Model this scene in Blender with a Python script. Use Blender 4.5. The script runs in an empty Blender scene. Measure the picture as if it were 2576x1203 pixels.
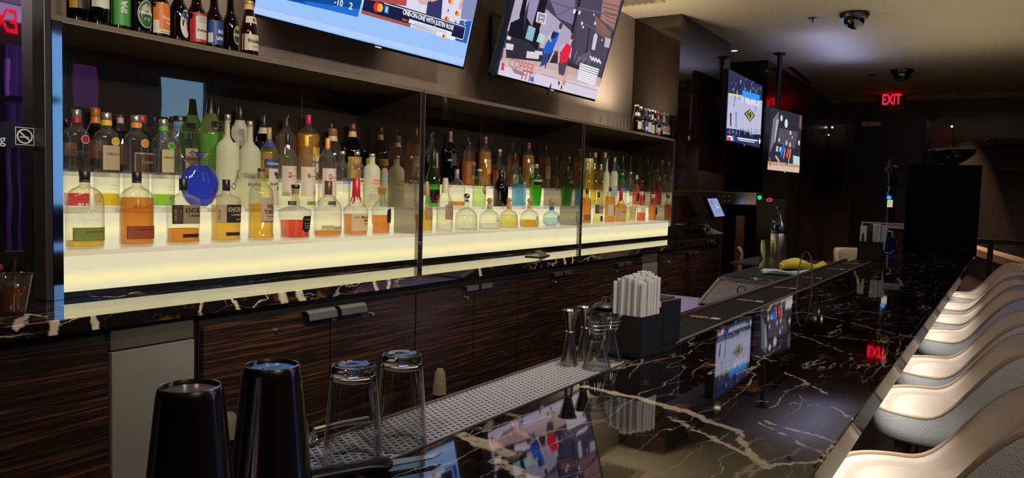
import bpy, bmesh, math, random
from mathutils import Vector, Matrix
random.seed(7)
PI = math.pi
sc = bpy.context.scene
C = sc.collection
sc.view_settings.view_transform = 'Standard'
sc.view_settings.look = 'None'
sc.view_settings.gamma = 1.14
sc.cycles.max_bounces = 9
sc.cycles.diffuse_bounces = 2
sc.cycles.glossy_bounces = 4
sc.cycles.transmission_bounces = 7
sc.cycles.transparent_max_bounces = 36
sc.cycles.caustics_reflective = False
sc.cycles.caustics_refractive = False
sc.cycles.sample_clamp_indirect = 4.0
sc.cycles.adaptive_threshold = .04

# ------------------------------------------------------------------ camera (solved from the photo's lines)
CZ = 1.48
F = 1930.0
_y, _p, _r = math.radians(32.31), math.radians(-3.67), math.radians(1.69)
FW = Vector((math.cos(_p)*math.cos(_y), math.cos(_p)*math.sin(_y), math.sin(_p)))
_R = Vector((math.sin(_y), -math.cos(_y), 0))
_U = _R.cross(FW)
RT = math.cos(_r)*_R + math.sin(_r)*_U
UP = -math.sin(_r)*_R + math.cos(_r)*_U
cd = bpy.data.cameras.new('camera')
cam = bpy.data.objects.new('camera', cd); C.objects.link(cam)
cd.sensor_width = 36; cd.lens = F/2576*36; cd.clip_start = 0.02; cd.clip_end = 60
cam.matrix_world = Matrix(((RT.x, UP.x, -FW.x, 0), (RT.y, UP.y, -FW.y, 0), (RT.z, UP.z, -FW.z, CZ), (0, 0, 0, 1)))
sc.camera = cam
def ray(x, y): return FW + RT*((x-1288)/F) - UP*((y-601.5)/F)
def onY(x, y, Y):
    d = ray(x, y); p = d*(Y/d.y); p.z += CZ; return p
def onX(x, y, X):
    d = ray(x, y); p = d*(X/d.x); p.z += CZ; return p
def onZ(x, y, Z):
    d = ray(x, y); p = d*((Z-CZ)/d.z); p.z += CZ; return p
def onP(x, y, o, n):
    d = ray(x, y); c = Vector((0, 0, CZ)); return c + d*((o-c).dot(n)/d.dot(n))

# ------------------------------------------------------------------ materials
def lin(h):
    h = h.lstrip('#')
    if len(h) == 3: h = ''.join(c*2 for c in h)
    v = [int(h[i:i+2], 16)/255 for i in (0, 2, 4)]
    return tuple(c/12.92 if c <= .04045 else ((c+.055)/1.055)**2.4 for c in v) + (1.0,)
_mc = {}
class NT:
    def __init__(s, name):
        s.m = bpy.data.materials.new(name); s.m.use_nodes = True
        s.t = s.m.node_tree; s.t.nodes.clear()
        s.out = s.t.nodes.new('ShaderNodeOutputMaterial')
    def n(s, typ, ins=None, **kw):
        nd = s.t.nodes.new(typ)
        for k, v in kw.items(): setattr(nd, k, v)
        for k, v in (ins or {}).items(): s.set(nd.inputs[k], v)
        return nd
    def set(s, sock, v):
        if isinstance(v, bpy.types.NodeSocket): s.t.links.new(v, sock)
        elif isinstance(v, bpy.types.Node): s.t.links.new(v.outputs[0], sock)
        else: sock.default_value = v
    def math(s, op, a, b=0.0, c=0.0, clamp=False):
        nd = s.n('ShaderNodeMath', {0: a, 1: b, 2: c}, operation=op); nd.use_clamp = clamp
        return nd.outputs[0]
    def vm(s, op, a, b=None, sc_=None):
        nd = s.n('ShaderNodeVectorMath', operation=op); s.set(nd.inputs[0], a)
        if b is not None: s.set(nd.inputs[1], b)
        if sc_ is not None: s.set(nd.inputs['Scale'], sc_)
        return nd.outputs['Value' if op in ('DOT_PRODUCT', 'LENGTH', 'DISTANCE') else 'Vector']
    def mix(s, f, a, b):
        nd = s.n('ShaderNodeMix', data_type='RGBA')
        s.set(nd.inputs[0], f); s.set(nd.inputs[6], a); s.set(nd.inputs[7], b)
        return nd.outputs[2]
    def coord(s, scale=(1, 1, 1)):
        tc = s.n('ShaderNodeTexCoord')
        return s.n('ShaderNodeMapping', {'Vector': tc.outputs['Object'], 'Scale': scale}).outputs[0]
    def noise(s, vec, scale, detail=3, rough=.5):
        return s.n('ShaderNodeTexNoise', {'Vector': vec, 'Scale': scale, 'Detail': detail, 'Roughness': rough}).outputs[0]
    def step(s, v, a, b):
        return s.n('ShaderNodeMapRange', {'Value': v, 'From Min': a, 'From Max': b}, interpolation_type='SMOOTHSTEP').outputs[0]
    def done(s, sh): s.set(s.out.inputs[0], sh); return s.m
def M(col, rough=.5, metal=0.0, bump=0, bscale=200, coat=0, spec=.5, trans=0.0):
    k = ('M', col, rough, metal, bump, bscale, coat, spec, trans)
    if k in _mc: return _mc[k]
    t = NT('surface')
    p = t.n('ShaderNodeBsdfPrincipled', {'Base Color': lin(col), 'Roughness': rough, 'Metallic': metal, 'Coat Weight': coat, 'Specular IOR Level': spec})
    if bump:
        b = t.n('ShaderNodeBump', {'Height': t.noise(t.coord(), bscale, 2), 'Strength': bump, 'Distance': .002})
        t.set(p.inputs['Normal'], b)
    else:
        nz = t.noise(t.coord(), 9, 3)
        t.set(p.inputs['Base Color'], t.mix(nz, [c*.92 for c in lin(col)[:3]]+[1], [min(1, c*1.06) for c in lin(col)[:3]]+[1]))
    sh = p
    if trans:
        tr = t.n('ShaderNodeBsdfTranslucent', {'Color': lin(col)})
        sh = t.n('ShaderNodeMixShader', {0: trans, 1: p, 2: tr})
    _mc[k] = t.done(sh); return _mc[k]
def EM(col, s=1.0):
    k = ('E', col, s)
    if k in _mc: return _mc[k]
    t = NT('glow'); _mc[k] = t.done(t.n('ShaderNodeEmission', {'Color': lin(col), 'Strength': s})); return _mc[k]
def GL(tint='#f4f6ee', edge=.35, gloss=.5, p=2.2, haze=.018):
    k = ('G', tint, edge, gloss, p, haze)
    if k in _mc: return _mc[k]
    t = NT('thin_glass'); c = lin(tint)
    lw = t.n('ShaderNodeLayerWeight', {'Blend': .5}).outputs['Facing']
    e = t.math('POWER', lw, p)
    tr = t.n('ShaderNodeBsdfTransparent', {'Color': t.mix(e, c, [x*edge for x in c[:3]]+[1])})
    gl = t.n('ShaderNodeBsdfGlossy', {'Color': (1, 1, 1, 1), 'Roughness': .03})
    f = t.math('ADD', t.math('MULTIPLY', t.math('POWER', lw, 3.0), gloss), .045)
    if haze:
        hz = t.n('ShaderNodeMixShader', {0: .5, 1: t.n('ShaderNodeBsdfTranslucent', {'Color': c}), 2: t.n('ShaderNodeBsdfDiffuse', {'Color': c})})
        tr = t.n('ShaderNodeMixShader', {0: t.math('ADD', haze, t.math('MULTIPLY', e, haze*3)), 1: tr, 2: hz})
    _mc[k] = t.done(t.n('ShaderNodeMixShader', {0: f, 1: tr, 2: gl})); return _mc[k]
def LQ(col, dens=1.0, tl=.12):
    k = ('L', col, dens, tl)
    if k in _mc: return _mc[k]
    t = NT('liquid'); c = lin(col)
    lw = t.n('ShaderNodeLayerWeight', {'Blend': .5}).outputs['Facing']
    c1 = [max(.0, x)**(.5*dens) for x in c[:3]]+[1]
    c2 = [max(.0, x)**(1.0*dens)*.8 for x in c[:3]]+[1]
    tr = t.n('ShaderNodeBsdfTransparent', {'Color': t.mix(t.math('POWER', lw, 3.0), c1, c2)})
    c = tuple(x**.7 for x in c[:3])+(1.0,)
    tl_ = t.n('ShaderNodeBsdfTranslucent', {'Color': c})
    df_ = t.n('ShaderNodeBsdfDiffuse', {'Color': c})
    sc_ = t.n('ShaderNodeMixShader', {0: .5 if tl > .2 else .2, 1: tl_, 2: df_})
    _mc[k] = t.done(t.n('ShaderNodeMixShader', {0: tl, 1: tr, 2: sc_})); return _mc[k]
def FROST(col='#e9eddc', tr=.25):
    k = ('F', col, tr)
    if k in _mc: return _mc[k]
    t = NT('frosted_glass'); c = lin(col)
    a = t.n('ShaderNodeBsdfTranslucent', {'Color': c}); b = t.n('ShaderNodeBsdfPrincipled', {'Base Color': c, 'Roughness': .45})
    m = t.n('ShaderNodeMixShader', {0: .45, 1: a, 2: b}); x = t.n('ShaderNodeBsdfTransparent', {'Color': (.95, .96, .9, 1)})
    _mc[k] = t.done(t.n('ShaderNodeMixShader', {0: tr, 1: m, 2: x})); return _mc[k]
def REFR(tint='#ffffff', rough=0.0):
    k = ('R', tint, rough)
    if k in _mc: return _mc[k]
    t = NT('clear_glass')
    _mc[k] = t.done(t.n('ShaderNodeBsdfPrincipled', {'Base Color': lin(tint), 'Roughness': rough, 'IOR': 1.46, 'Transmission Weight': 1.0})); return _mc[k]
def MIRROR(col='#6a6560', rough=.02, name='dark_mirror', base='#060606', amt=.6):
    k = ('MI', col, rough, base, amt)
    if k in _mc: return _mc[k]
    t = NT(name)
    g = t.n('ShaderNodeBsdfGlossy', {'Color': lin(col), 'Roughness': rough})
    d = t.n('ShaderNodeBsdfPrincipled', {'Base Color': lin(base), 'Roughness': .15})
    nz = t.noise(t.coord(), 2.2, 2)
    b = t.n('ShaderNodeBump', {'Height': nz, 'Strength': .04, 'Distance': .02}); t.set(g.inputs['Normal'], b)
    _mc[k] = t.done(t.n('ShaderNodeMixShader', {0: amt, 1: d, 2: g})); return _mc[k]
def marble(segs=(), thin=1.0, rough=.045, name='marble', ior=1.7):
    t = NT(name)
    v = t.coord()
    n1 = t.n('ShaderNodeTexNoise', {'Vector': v, 'Scale': 7.0, 'Detail': 5.0, 'Roughness': .62})
    off = t.vm('SCALE', t.vm('SUBTRACT', n1.outputs['Color'], (.5, .5, .5)), sc_=.06)
    w = t.vm('ADD', v, off)
    # brown clouds
    n2 = t.noise(t.vm('ADD', t.coord((1.6, 3, 3)), off), 5.5, 6, .65)
    br = t.step(n2, .55, .74)
    base = t.mix(br, lin('#0f0c0b'), lin('#6e4522'))
    # thin veins: distorted cells, broken up by a mask
    rot = t.n('ShaderNodeMapping', {'Vector': w, 'Rotation': (0, 0, math.radians(62)), 'Scale': (1.1, 4.2, 3.0)}).outputs[0]
    vo = t.n('ShaderNodeTexVoronoi', {'Vector': rot, 'Scale': 2.3*thin}, feature='DISTANCE_TO_EDGE').outputs[0]
    mk = t.step(t.noise(v, 3.1, 3), .50, .68)
    wd = t.math('MULTIPLY', mk, .030)
    vein = t.math('SUBTRACT', 1.0, t.n('ShaderNodeMapRange', {'Value': vo, 'From Min': 0.0, 'From Max': t.math('ADD', wd, .0004)}).outputs[0])
    vein = t.math('MULTIPLY', t.math('MULTIPLY', vein, mk), .45)
    # second fine crossing set
    rot2 = t.n('ShaderNodeMapping', {'Vector': w, 'Rotation': (0, 0, math.radians(-20)), 'Scale': (1.5, 5.5, 4.0), 'Location': (3, 1, 0)}).outputs[0]
    vo2 = t.n('ShaderNodeTexVoronoi', {'Vector': rot2, 'Scale': 3.1*thin}, feature='DISTANCE_TO_EDGE').outputs[0]
    mk2 = t.step(t.noise(t.coord((1, 2, 1)), 4.3, 3), .53, .70)
    ve2 = t.math('SUBTRACT', 1.0, t.n('ShaderNodeMapRange', {'Value': vo2, 'From Min': 0.0, 'From Max': t.math('ADD', t.math('MULTIPLY', mk2, .022), .0003)}).outputs[0])
    vein = t.math('MAXIMUM', vein, t.math('MULTIPLY', t.math('MULTIPLY', ve2, mk2), .35))
    # long fine lines: contours of a stretched noise
    rot3 = t.n('ShaderNodeMapping', {'Vector': w, 'Rotation': (0, 0, math.radians(66)), 'Scale': (.42, 4.2, 2.0), 'Location': (7, 2, 0)}).outputs[0]
    d3 = t.math('ABSOLUTE', t.math('SUBTRACT', t.noise(rot3, 2.6, 3, .5), .5))
    mk3 = t.step(t.noise(t.coord((2, 2, 2)), 2.7, 2), .36, .52)
    ve3 = t.math('SUBTRACT', 1.0, t.step(d3, .0015, .006))
    vein = t.math('MAXIMUM', vein, t.math('MULTIPLY', t.math('MULTIPLY', ve3, mk3), .7))
    # bold veins: distance to the polylines
    if segs:
        off2 = t.vm('SCALE', t.vm('SUBTRACT', t.n('ShaderNodeTexNoise', {'Vector': v, 'Scale': 16.0, 'Detail': 4.0, 'Roughness': .7}).outputs['Color'], (.5, .5, .5)), sc_=.05)
        p = t.vm('ADD', v, off2)
        brk = t.step(t.noise(v, 38, 4, .7), .30, .46)
        for a, b, wid in segs:
            a, b = Vector(a), Vector(b); ba = b-a
            pa = t.vm('SUBTRACT', p, tuple(a))
            h = t.math('DIVIDE', t.vm('DOT_PRODUCT', pa, tuple(ba)), max(1e-6, ba.dot(ba)), clamp=True)
            pr_ = t.vm('SCALE', tuple(ba), sc_=h)
            d = t.vm('LENGTH', t.vm('SUBTRACT', pa, pr_))
            s = t.math('SUBTRACT', 1.0, t.step(d, wid*.55, wid*1.1))
            vein = t.math('MAXIMUM', vein, t.math('MULTIPLY', s, brk))
    col = t.mix(vein, base, lin('#c9b79c'))
    return t.done(t.n('ShaderNodeBsdfPrincipled', {'Base Color': col, 'Roughness': rough, 'IOR': ior}))
def zebra(name='zebrano_wood', a='#120b08', b='#4a2c1a', rough=.35):
    t = NT(name)
    w = t.noise(t.coord((.9, .9, 1.4)), 3.0, 2)
    v = t.vm('ADD', t.coord((.45, .45, 42)), t.vm('SCALE', t.n('ShaderNodeTexNoise', {'Vector': t.coord((1, 1, 2)), 'Scale': 2.0, 'Detail': 1.0}).outputs['Color'], sc_=1.1))
    n1 = t.noise(v, 2.2, 5, .65)
    n2 = t.noise(t.coord((2.5, 2.5, 160)), 1.0, 3, .6)
    f = t.math('MULTIPLY', t.step(n1, .42, .66), t.step(n2, .38, .62))
    col = t.mix(f, lin(a), lin(b))
    return t.done(t.n('ShaderNodeBsdfPrincipled', {'Base Color': col, 'Roughness': rough, 'Coat Weight': .15, 'Coat Roughness': .2}))
def gloss_wood(a, b, rough=.08, name='polished_wood'):
    t = NT(name)
    n1 = t.noise(t.coord((7, 7, .6)), 3.0, 4, .6)
    col = t.mix(n1, lin(a), lin(b))
    return t.done(t.n('ShaderNodeBsdfPrincipled', {'Base Color': col, 'Roughness': rough, 'Coat Weight': .5, 'Coat Roughness': .04}))
def brushed(col='#b9b6b0', rough=.28, axis=(1, 60, 60)):
    t = NT('brushed_steel')
    n1 = t.noise(t.coord(axis), 6, 3)
    r = t.n('ShaderNodeMapRange', {'Value': n1, 'To Min': rough*.7, 'To Max': rough*1.4}).outputs[0]
    return t.done(t.n('ShaderNodeBsdfPrincipled', {'Base Color': lin(col), 'Roughness': r, 'Metallic': 1.0}))
def ledge_mat():
    t = NT('lit_ledge')
    p = t.n('ShaderNodeBsdfPrincipled', {'Base Color': lin('#c6bda6'), 'Roughness': .25, 'Emission Color': lin('#f0e6c0'), 'Emission Strength': .20})
    return t.done(p)
def lightbox(z0, z1, low='#fff0a0', s=1.0, line=.30):
    """acrylic lit from inside by a led strip: the lamp's own glow is strongest along the strip"""
    t = NT('lit_acrylic')
    tc = t.n('ShaderNodeTexCoord')
    sp = t.n('ShaderNodeSeparateXYZ', {0: tc.outputs['Object']})
    u = t.n('ShaderNodeMapRange', {'Value': sp.outputs[2], 'From Min': z0, 'From Max': z1}).outputs[0]
    wob = t.math('MULTIPLY', t.math('SUBTRACT', t.noise(t.coord((5, 0, 0)), 1.0, 2), .5), .22)
    d = t.math('ABSOLUTE', t.math('SUBTRACT', u, t.math('ADD', wob, line)))
    g = t.math('SUBTRACT', 1.0, t.step(d, 0.0, .34))
    col = t.mix(g, lin('#dfd6ac'), lin('#fdeea8'))
    e = t.n('ShaderNodeEmission', {'Color': col, 'Strength': s})
    gl = t.n('ShaderNodeBsdfGlossy', {'Color': (1, 1, 1, 1), 'Roughness': .2})
    return t.done(t.n('ShaderNodeMixShader', {0: .04, 1: e, 2: gl}))

# ------------------------------------------------------------------ mesh building
class MB:
    def __init__(s): s.v = []; s.f = []; s.mi = []; s.sm = []
    def add(s, vs, fs, mi=0, smooth=False):
        o = len(s.v); s.v += [tuple(x) for x in vs]
        for f in fs: s.f.append([o+i for i in f]); s.mi.append(mi); s.sm.append(smooth)
        return s
    def box(s, x0, x1, y0, y1, z0, z1, mi=0, b=0.0, xf=None):
        bm = bmesh.new(); bmesh.ops.create_cube(bm, size=1)
        for v in bm.verts:
            v.co = Vector(((x0+x1)/2+v.co.x*(x1-x0), (y0+y1)/2+v.co.y*(y1-y0), (z0+z1)/2+v.co.z*(z1-z0)))
        if b: bmesh.ops.bevel(bm, geom=bm.edges[:], offset=b, segments=2, profile=.6, affect='EDGES')
        if xf is not None: bmesh.ops.transform(bm, matrix=xf, verts=bm.verts)
        bm.verts.index_update()
        s.add([v.co[:] for v in bm.verts], [[v.index for v in f.verts] for f in bm.faces], mi, False); bm.free(); return s
    def rings(s, R, mi=0, cap0=True, cap1=True, smooth=True, closed=False):
        n = len(R[0]); vs = [p for r in R for p in r]; fs = []
        for i in range(len(R)-1):
            for j in range(n):
                k = (j+1) % n
                fs.append([i*n+j, i*n+k, (i+1)*n+k, (i+1)*n+j])
        if closed:
            i = len(R)-1
            for j in range(n):
                k = (j+1) % n; fs.append([i*n+j, i*n+k, k, j])
        else:
            if cap0: fs.append(list(range(n))[::-1])
            if cap1: fs.append([(len(R)-1)*n+j for j in range(n)])
        return s.add(vs, fs, mi, smooth)
    def lathe(s, prof, n=32, c=(0, 0), mi=0, cap0=True, cap1=True, smooth=True):
        return s.rings([[(c[0]+r*math.cos(2*PI*j/n), c[1]+r*math.sin(2*PI*j/n), z) for j in range(n)] for r, z in prof], mi, cap0, cap1, smooth)
    def tube(s, pts, r, n=10, mi=0, cap=True):
        pts = [Vector(p) for p in pts]; R = []; up = Vector((0, 0, 1))
        for i, p in enumerate(pts):
            d = (pts[min(i+1, len(pts)-1)]-pts[max(i-1, 0)]).normalized()
            a = d.cross(up if abs(d.dot(up)) < .97 else Vector((1, 0, 0))).normalized(); b = d.cross(a)
            rr = r[i] if isinstance(r, (list, tuple)) else r
            R.append([p+a*rr*math.cos(2*PI*j/n)+b*rr*math.sin(2*PI*j/n) for j in range(n)])
        return s.rings(R, mi, cap, cap)
    def sphere(s, c, rx, ry=None, rz=None, n=20, m=12, mi=0):
        ry = ry or rx; rz = rz or rx
        R = []
        for i in range(1, m):
            a = -PI/2+PI*i/m
            R.append([(c[0]+rx*math.cos(a)*math.cos(2*PI*j/n), c[1]+ry*math.cos(a)*math.sin(2*PI*j/n), c[2]+rz*math.sin(a)) for j in range(n)])
        return s.rings(R, mi)
    def poly(s, pts, mi=0): return s.add(pts, [list(range(len(pts)))], mi)
    def prism(s, pts, ext, mi=0):
        n = len(pts); e = Vector(ext)
        a = [Vector(p) for p in pts]; b = [p+e for p in a]
        fs = [list(range(n))[::-1], [n+i for i in range(n)]]+[[i, (i+1) % n, n+(i+1) % n, n+i] for i in range(n)]
        return s.add(a+b, fs, mi)
    def mesh(s, name, mats, sharp=40):
        me = bpy.data.meshes.new(name); me.from_pydata(s.v, [], s.f)
        for m in mats: me.materials.append(m)
        me.polygons.foreach_set('material_index', s.mi)
        me.polygons.foreach_set('use_smooth', s.sm)
        me.update()
        if any(s.sm): me.set_sharp_from_angle(angle=math.radians(sharp))
        return me
def fixn(me):
    bm = bmesh.new(); bm.from_mesh(me); bmesh.ops.recalc_face_normals(bm, faces=bm.faces); bm.to_mesh(me); bm.free()
def obj(name, mb, mats, parent=None, loc=None, rz=0, label=None, cat=None, group=None, kind=None, sharp=40, norm=True):
    mats = mats if isinstance(mats, (list, tuple)) else [mats]
    me = mb.mesh(name, mats, sharp)
    if norm: fixn(me)
    o = bpy.data.objects.new(name, me); C.objects.link(o)
    if parent: o.parent = parent
    if loc is not None: o.location = loc
    o.rotation_euler.z = rz
    return tag(o, label, cat, group, kind)
def tag(o, label=None, cat=None, group=None, kind=None):
    for k, v in (('label', label), ('category', cat), ('group', group), ('kind', kind)):
        if v: o[k] = v
    return o
def thing(name, label, cat, loc=(0, 0, 0), rz=0, group=None):
    o = bpy.data.objects.new(name, None); C.objects.link(o); o.location = loc; o.rotation_euler.z = rz; o.empty_display_size = .05
    return tag(o, label, cat, group)
def dup(o, loc, rz=None, label=None):
    r = o.copy(); C.objects.link(r); r.location = loc
    if rz is not None: r.rotation_euler.z = rz
    if label: r['label'] = label
    for ch in list(o.children):
        c = ch.copy(); C.objects.link(c); c.parent = r
        for g in list(ch.children):
            d = g.copy(); C.objects.link(d); d.parent = c
    return r
# lettering: built-in font, turned into triangles (x right, y up, centred)
_tc = {}
def glyphs(txt, bold=.0):
    if (txt, bold) in _tc: return _tc[(txt, bold)]
    cu = bpy.data.curves.new('lettering', 'FONT'); cu.body = txt; cu.resolution_u = 2; cu.offset = bold
    o = bpy.data.objects.new('lettering', cu); C.objects.link(o)
    bpy.context.view_layer.update()
    me = o.evaluated_get(bpy.context.evaluated_depsgraph_get()).to_mesh()
    vs = [v.co.copy() for v in me.vertices]; fs = [list(p.vertices) for p in me.polygons]
    C.objects.unlink(o); bpy.data.objects.remove(o); bpy.data.curves.remove(cu)
    x0, x1 = min(v.x for v in vs), max(v.x for v in vs); y0, y1 = min(v.y for v in vs), max(v.y for v in vs)
    vs = [((v.x-(x0+x1)/2), (v.y-(y0+y1)/2)) for v in vs]
    _tc[(txt, bold)] = (vs, fs, x1-x0, y1-y0); return _tc[(txt, bold)]
def text(mb, txt, w, fn, mi, bold=.0, hmax=None, rot=0, mirror=False, sx=1.0):
    """letters w wide; fn maps (x, y) of the letters to a point"""
    vs, fs, W, H = glyphs(txt, bold); k = w/W
    kx = k
    if hmax: k = hmax/H
    c, s = math.cos(rot), math.sin(rot)
    pts = []
    for x, y in vs:
        x, y = x*kx*(-1 if mirror else 1), y*k
        pts.append(fn(c*x-s*y, s*x+c*y))
    mb.add(pts, fs, mi)
# ------------------------------------------------------------------ the room
CEIL = 3.125
def struct(name, mb, m, **k): return obj(name, mb, m, kind='structure', **k)
struct('floor', MB().box(-3, 14.2, -2.8, 5.2, -.1, 0), gloss_wood('#1a1210', '#2c1d15', .35, 'dark_floor'))
cm = NT('painted_ceiling')
cn = cm.noise(cm.coord(), 40, 3)
cmat = cm.done(cm.n('ShaderNodeBsdfPrincipled', {'Base Color': cm.mix(cn, lin('#a2957c'), lin('#b3a68c')), 'Roughness': .8}))
struct('ceiling', MB().box(-3, 14.2, -2.8, 5.2, CEIL, CEIL+.12), cmat)
taupe = M('#7b6c61', .75)
darkwood = gloss_wood('#0e0605', '#1f0d08', .1)
darkwall = gloss_wood('#1e1412', '#2c1c18', .5, 'dark_wall')
struct('wall_back', MB().box(1.29, 6.8, 3.0, 3.12, 0, CEIL), taupe)
struct('wall_wing', MB().box(6.80, 6.86, 2.544, 3.0, 0, CEIL), darkwood)
struct('wall_right', MB().box(6.86, 8.33, 2.544, 3.0, 0, CEIL), gloss_wood('#1b0f0b', '#27140e', .06))
struct('wall_recess', MB().box(8.33, 9.5, 3.0, 3.12, 0, CEIL), darkwall)
struct('wall_column', MB().box(9.5, 13.57, 2.44, 3.12, 0, CEIL), gloss_wood('#0c0808', '#140b0a', .2))
struct('wall_far', MB().box(13.57, 13.7, -2.8, 2.44, 0, CEIL), darkwall)
struct('trim_ceiling', MB().box(13.50, 13.57, -2.8, 2.44, CEIL-.07, CEIL), M('#8a7a60', .7))
struct('wall_front', MB().box(-3, 14.2, -2.8, -2.7, 0, CEIL), M('#2c2420', .8))
struct('wall_end', MB().box(-3.1, -3, -2.8, 5.2, 0, CEIL), M('#1d1816', .8))
# windows in the wall behind the viewer: seen only as blue reflections in the shelving
def win(n, x0, x1, z0, z1):
    f = MB()
    for a in ((x0-.05, x0, z0-.05, z1+.05), (x1, x1+.05, z0-.05, z1+.05), (x0, x1, z0-.05, z0), (x0, x1, z1, z1+.05)):
        f.box(a[0], a[1], -2.7, -2.62, a[2], a[3])
    w = struct('window_%d' % n, f, M('#2a2522', .5))
    obj('pane', MB().box(x0, x1, -2.69, -2.67, z0, z1), EM('#86bdf0', 1.0), w)
win(1, 3.86, 4.44, 1.2, 2.85); win(2, 5.60, 6.22, 1.78, 2.92)
# violet-lit panel on that wall
t = thing('wall_light_panel', 'violet glowing panel reflected in the shelf mirror above the red-seal vodka', 'wall light', (4.70, -2.70, 2.2))
obj('light_frame', MB().box(-.17, .17, 0, .04, 0, .78), M('#222222', .5), t)
obj('light_glass', MB().box(-.13, .13, .04, .05, .05, .70), EM('#6a3a8a', .5), t)
# left: dark mirror glass beside the shelving; it reflects the lounge side of the room
YL = 2.62
struct('wall_left', MB().box(-3, 1.262, YL, 3.12, 1.08, CEIL), MIRROR('#b9b0c0', .02, 'dark_mirror_wall', '#060507', .6))
struct('trim_1', MB().box(1.262, 1.285, 2.55, YL+.06, 1.081, CEIL, b=.003), M('#1a1514', .35))
def onM(px, py, Yt):
    p = onY(px, py, 2*YL-Yt); p.y = Yt; return p
cl = ['broad pale violet column across the room, mirrored under the red letters', 'thinnest violet column mirrored in the dark glass at the left', 'brightest violet column mirrored above the no-smoking symbol', 'wide dim violet column mirrored next to the frame post']
for i, (px, r, py) in enumerate(((18, .020, 150), (46, .010, 255), (64, .016, 262), (88, .030, 250))):
    a = onM(px, py, -2.3)
    tag(obj('lit_column', MB().lathe([(r, 0), (r, a.z)], 16), M('#b48ad0', .3), loc=(a.x, -2.3, 0)), cl[i], 'column', 'violet columns in the lounge')
a, b = onM(14, 235, -2.62), onM(104, 128, -2.62)
tag(obj('curtain_panel', MB().rings([[(a.x+(b.x-a.x)*i/39, -2.62+.012*math.sin(i*1.9), z) for i in range(40)] + [(a.x+(b.x-a.x)*i/39, -2.66, z) for i in range(39, -1, -1)] for z in (0.01, b.z)], smooth=False), M('#6a5094', .7)), 'dim violet curtain mirrored in the dark glass at the left', 'curtain')
a = onM(72, 244, -2.1)
t = thing('bar_table', 'round dark high table top mirrored in the dark glass', 'table', (a.x, -2.1, 0))
obj('table_top', MB().lathe([(.17, a.z-.05), (.18, a.z-.03), (.18, a.z-.008), (.17, a.z)], 28), M('#0e0b0e', .3), t)
obj('leg', MB().lathe([(.10, 0), (.10, .02), (.03, .04), (.03, a.z-.05)], 16), M('#0e0b0e', .3), t)
o = obj('small_bowl', MB().lathe([(.02, 0), (.04, .022), (.047, .062), (.04, .062), (.034, .03)], 20), M('#f0d0ff', .3), loc=(a.x-.01, -2.06, a.z+.001))
tag(o, 'small pale bowl catching light on the mirrored round table', 'bowl')
# no-smoking plate on the glass
PY = YL-.008
a, b = onY(-150, 372, PY), onY(97, 312, PY)
t = thing('no_smoking_sign', 'black plate with a white no-smoking symbol on the dark glass', 'sign', (0, PY, 0))
z0, z1, x1 = onY(50, 374, PY).z, onY(50, 311, PY).z, b.x
obj('plate', MB().box(x1-.42, x1, 0, .006, z0, z1, b=.002), M('#0b0c10', .25), t)
m = MB(); cx, cz = onY(62, 343, PY).x, onY(62, 343, PY).z; hs = .027
def fr(m, cx, cz, r0, r1, n, y, mi=0):
    P = [(cx+r*math.cos(2*PI*j/n+(PI/4 if n == 4 else 0)), y, cz+r*math.sin(2*PI*j/n+(PI/4 if n == 4 else 0))) for r in (r0, r1) for j in range(n)]
    m.add(P, [[j, (j+1) % n, n+(j+1) % n, n+j] for j in range(n)], mi)
fr(m, cx, cz, hs*1.36, hs*1.46, 4, -.001); fr(m, cx, cz, hs*.72, hs*.88, 28, -.001)
for ang in (math.radians(-42),):
    c, s = math.cos(ang), math.sin(ang); w = hs*.08; L = hs*.75
    m.poly([(cx-c*L-s*w, -.0012, cz-s*L+c*w), (cx+c*L-s*w, -.0012, cz+s*L+c*w), (cx+c*L+s*w, -.0012, cz+s*L-c*w), (cx-c*L+s*w, -.0012, cz-s*L-c*w)])
m.poly([(cx-hs*.55, -.0013, cz-hs*.03), (cx+hs*.45, -.0013, cz-hs*.03), (cx+hs*.45, -.0013, cz-hs*.17), (cx-hs*.55, -.0013, cz-hs*.17)])
lx, lz = onY(14, 357, PY).x, onY(14, 354, PY).z
text(m, 'No Smoking', .20, lambda x, y: (lx-.1+x, -.001, lz+y), 0, .004)
obj('symbol', m, M('#cfccc6', .5), t)

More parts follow.
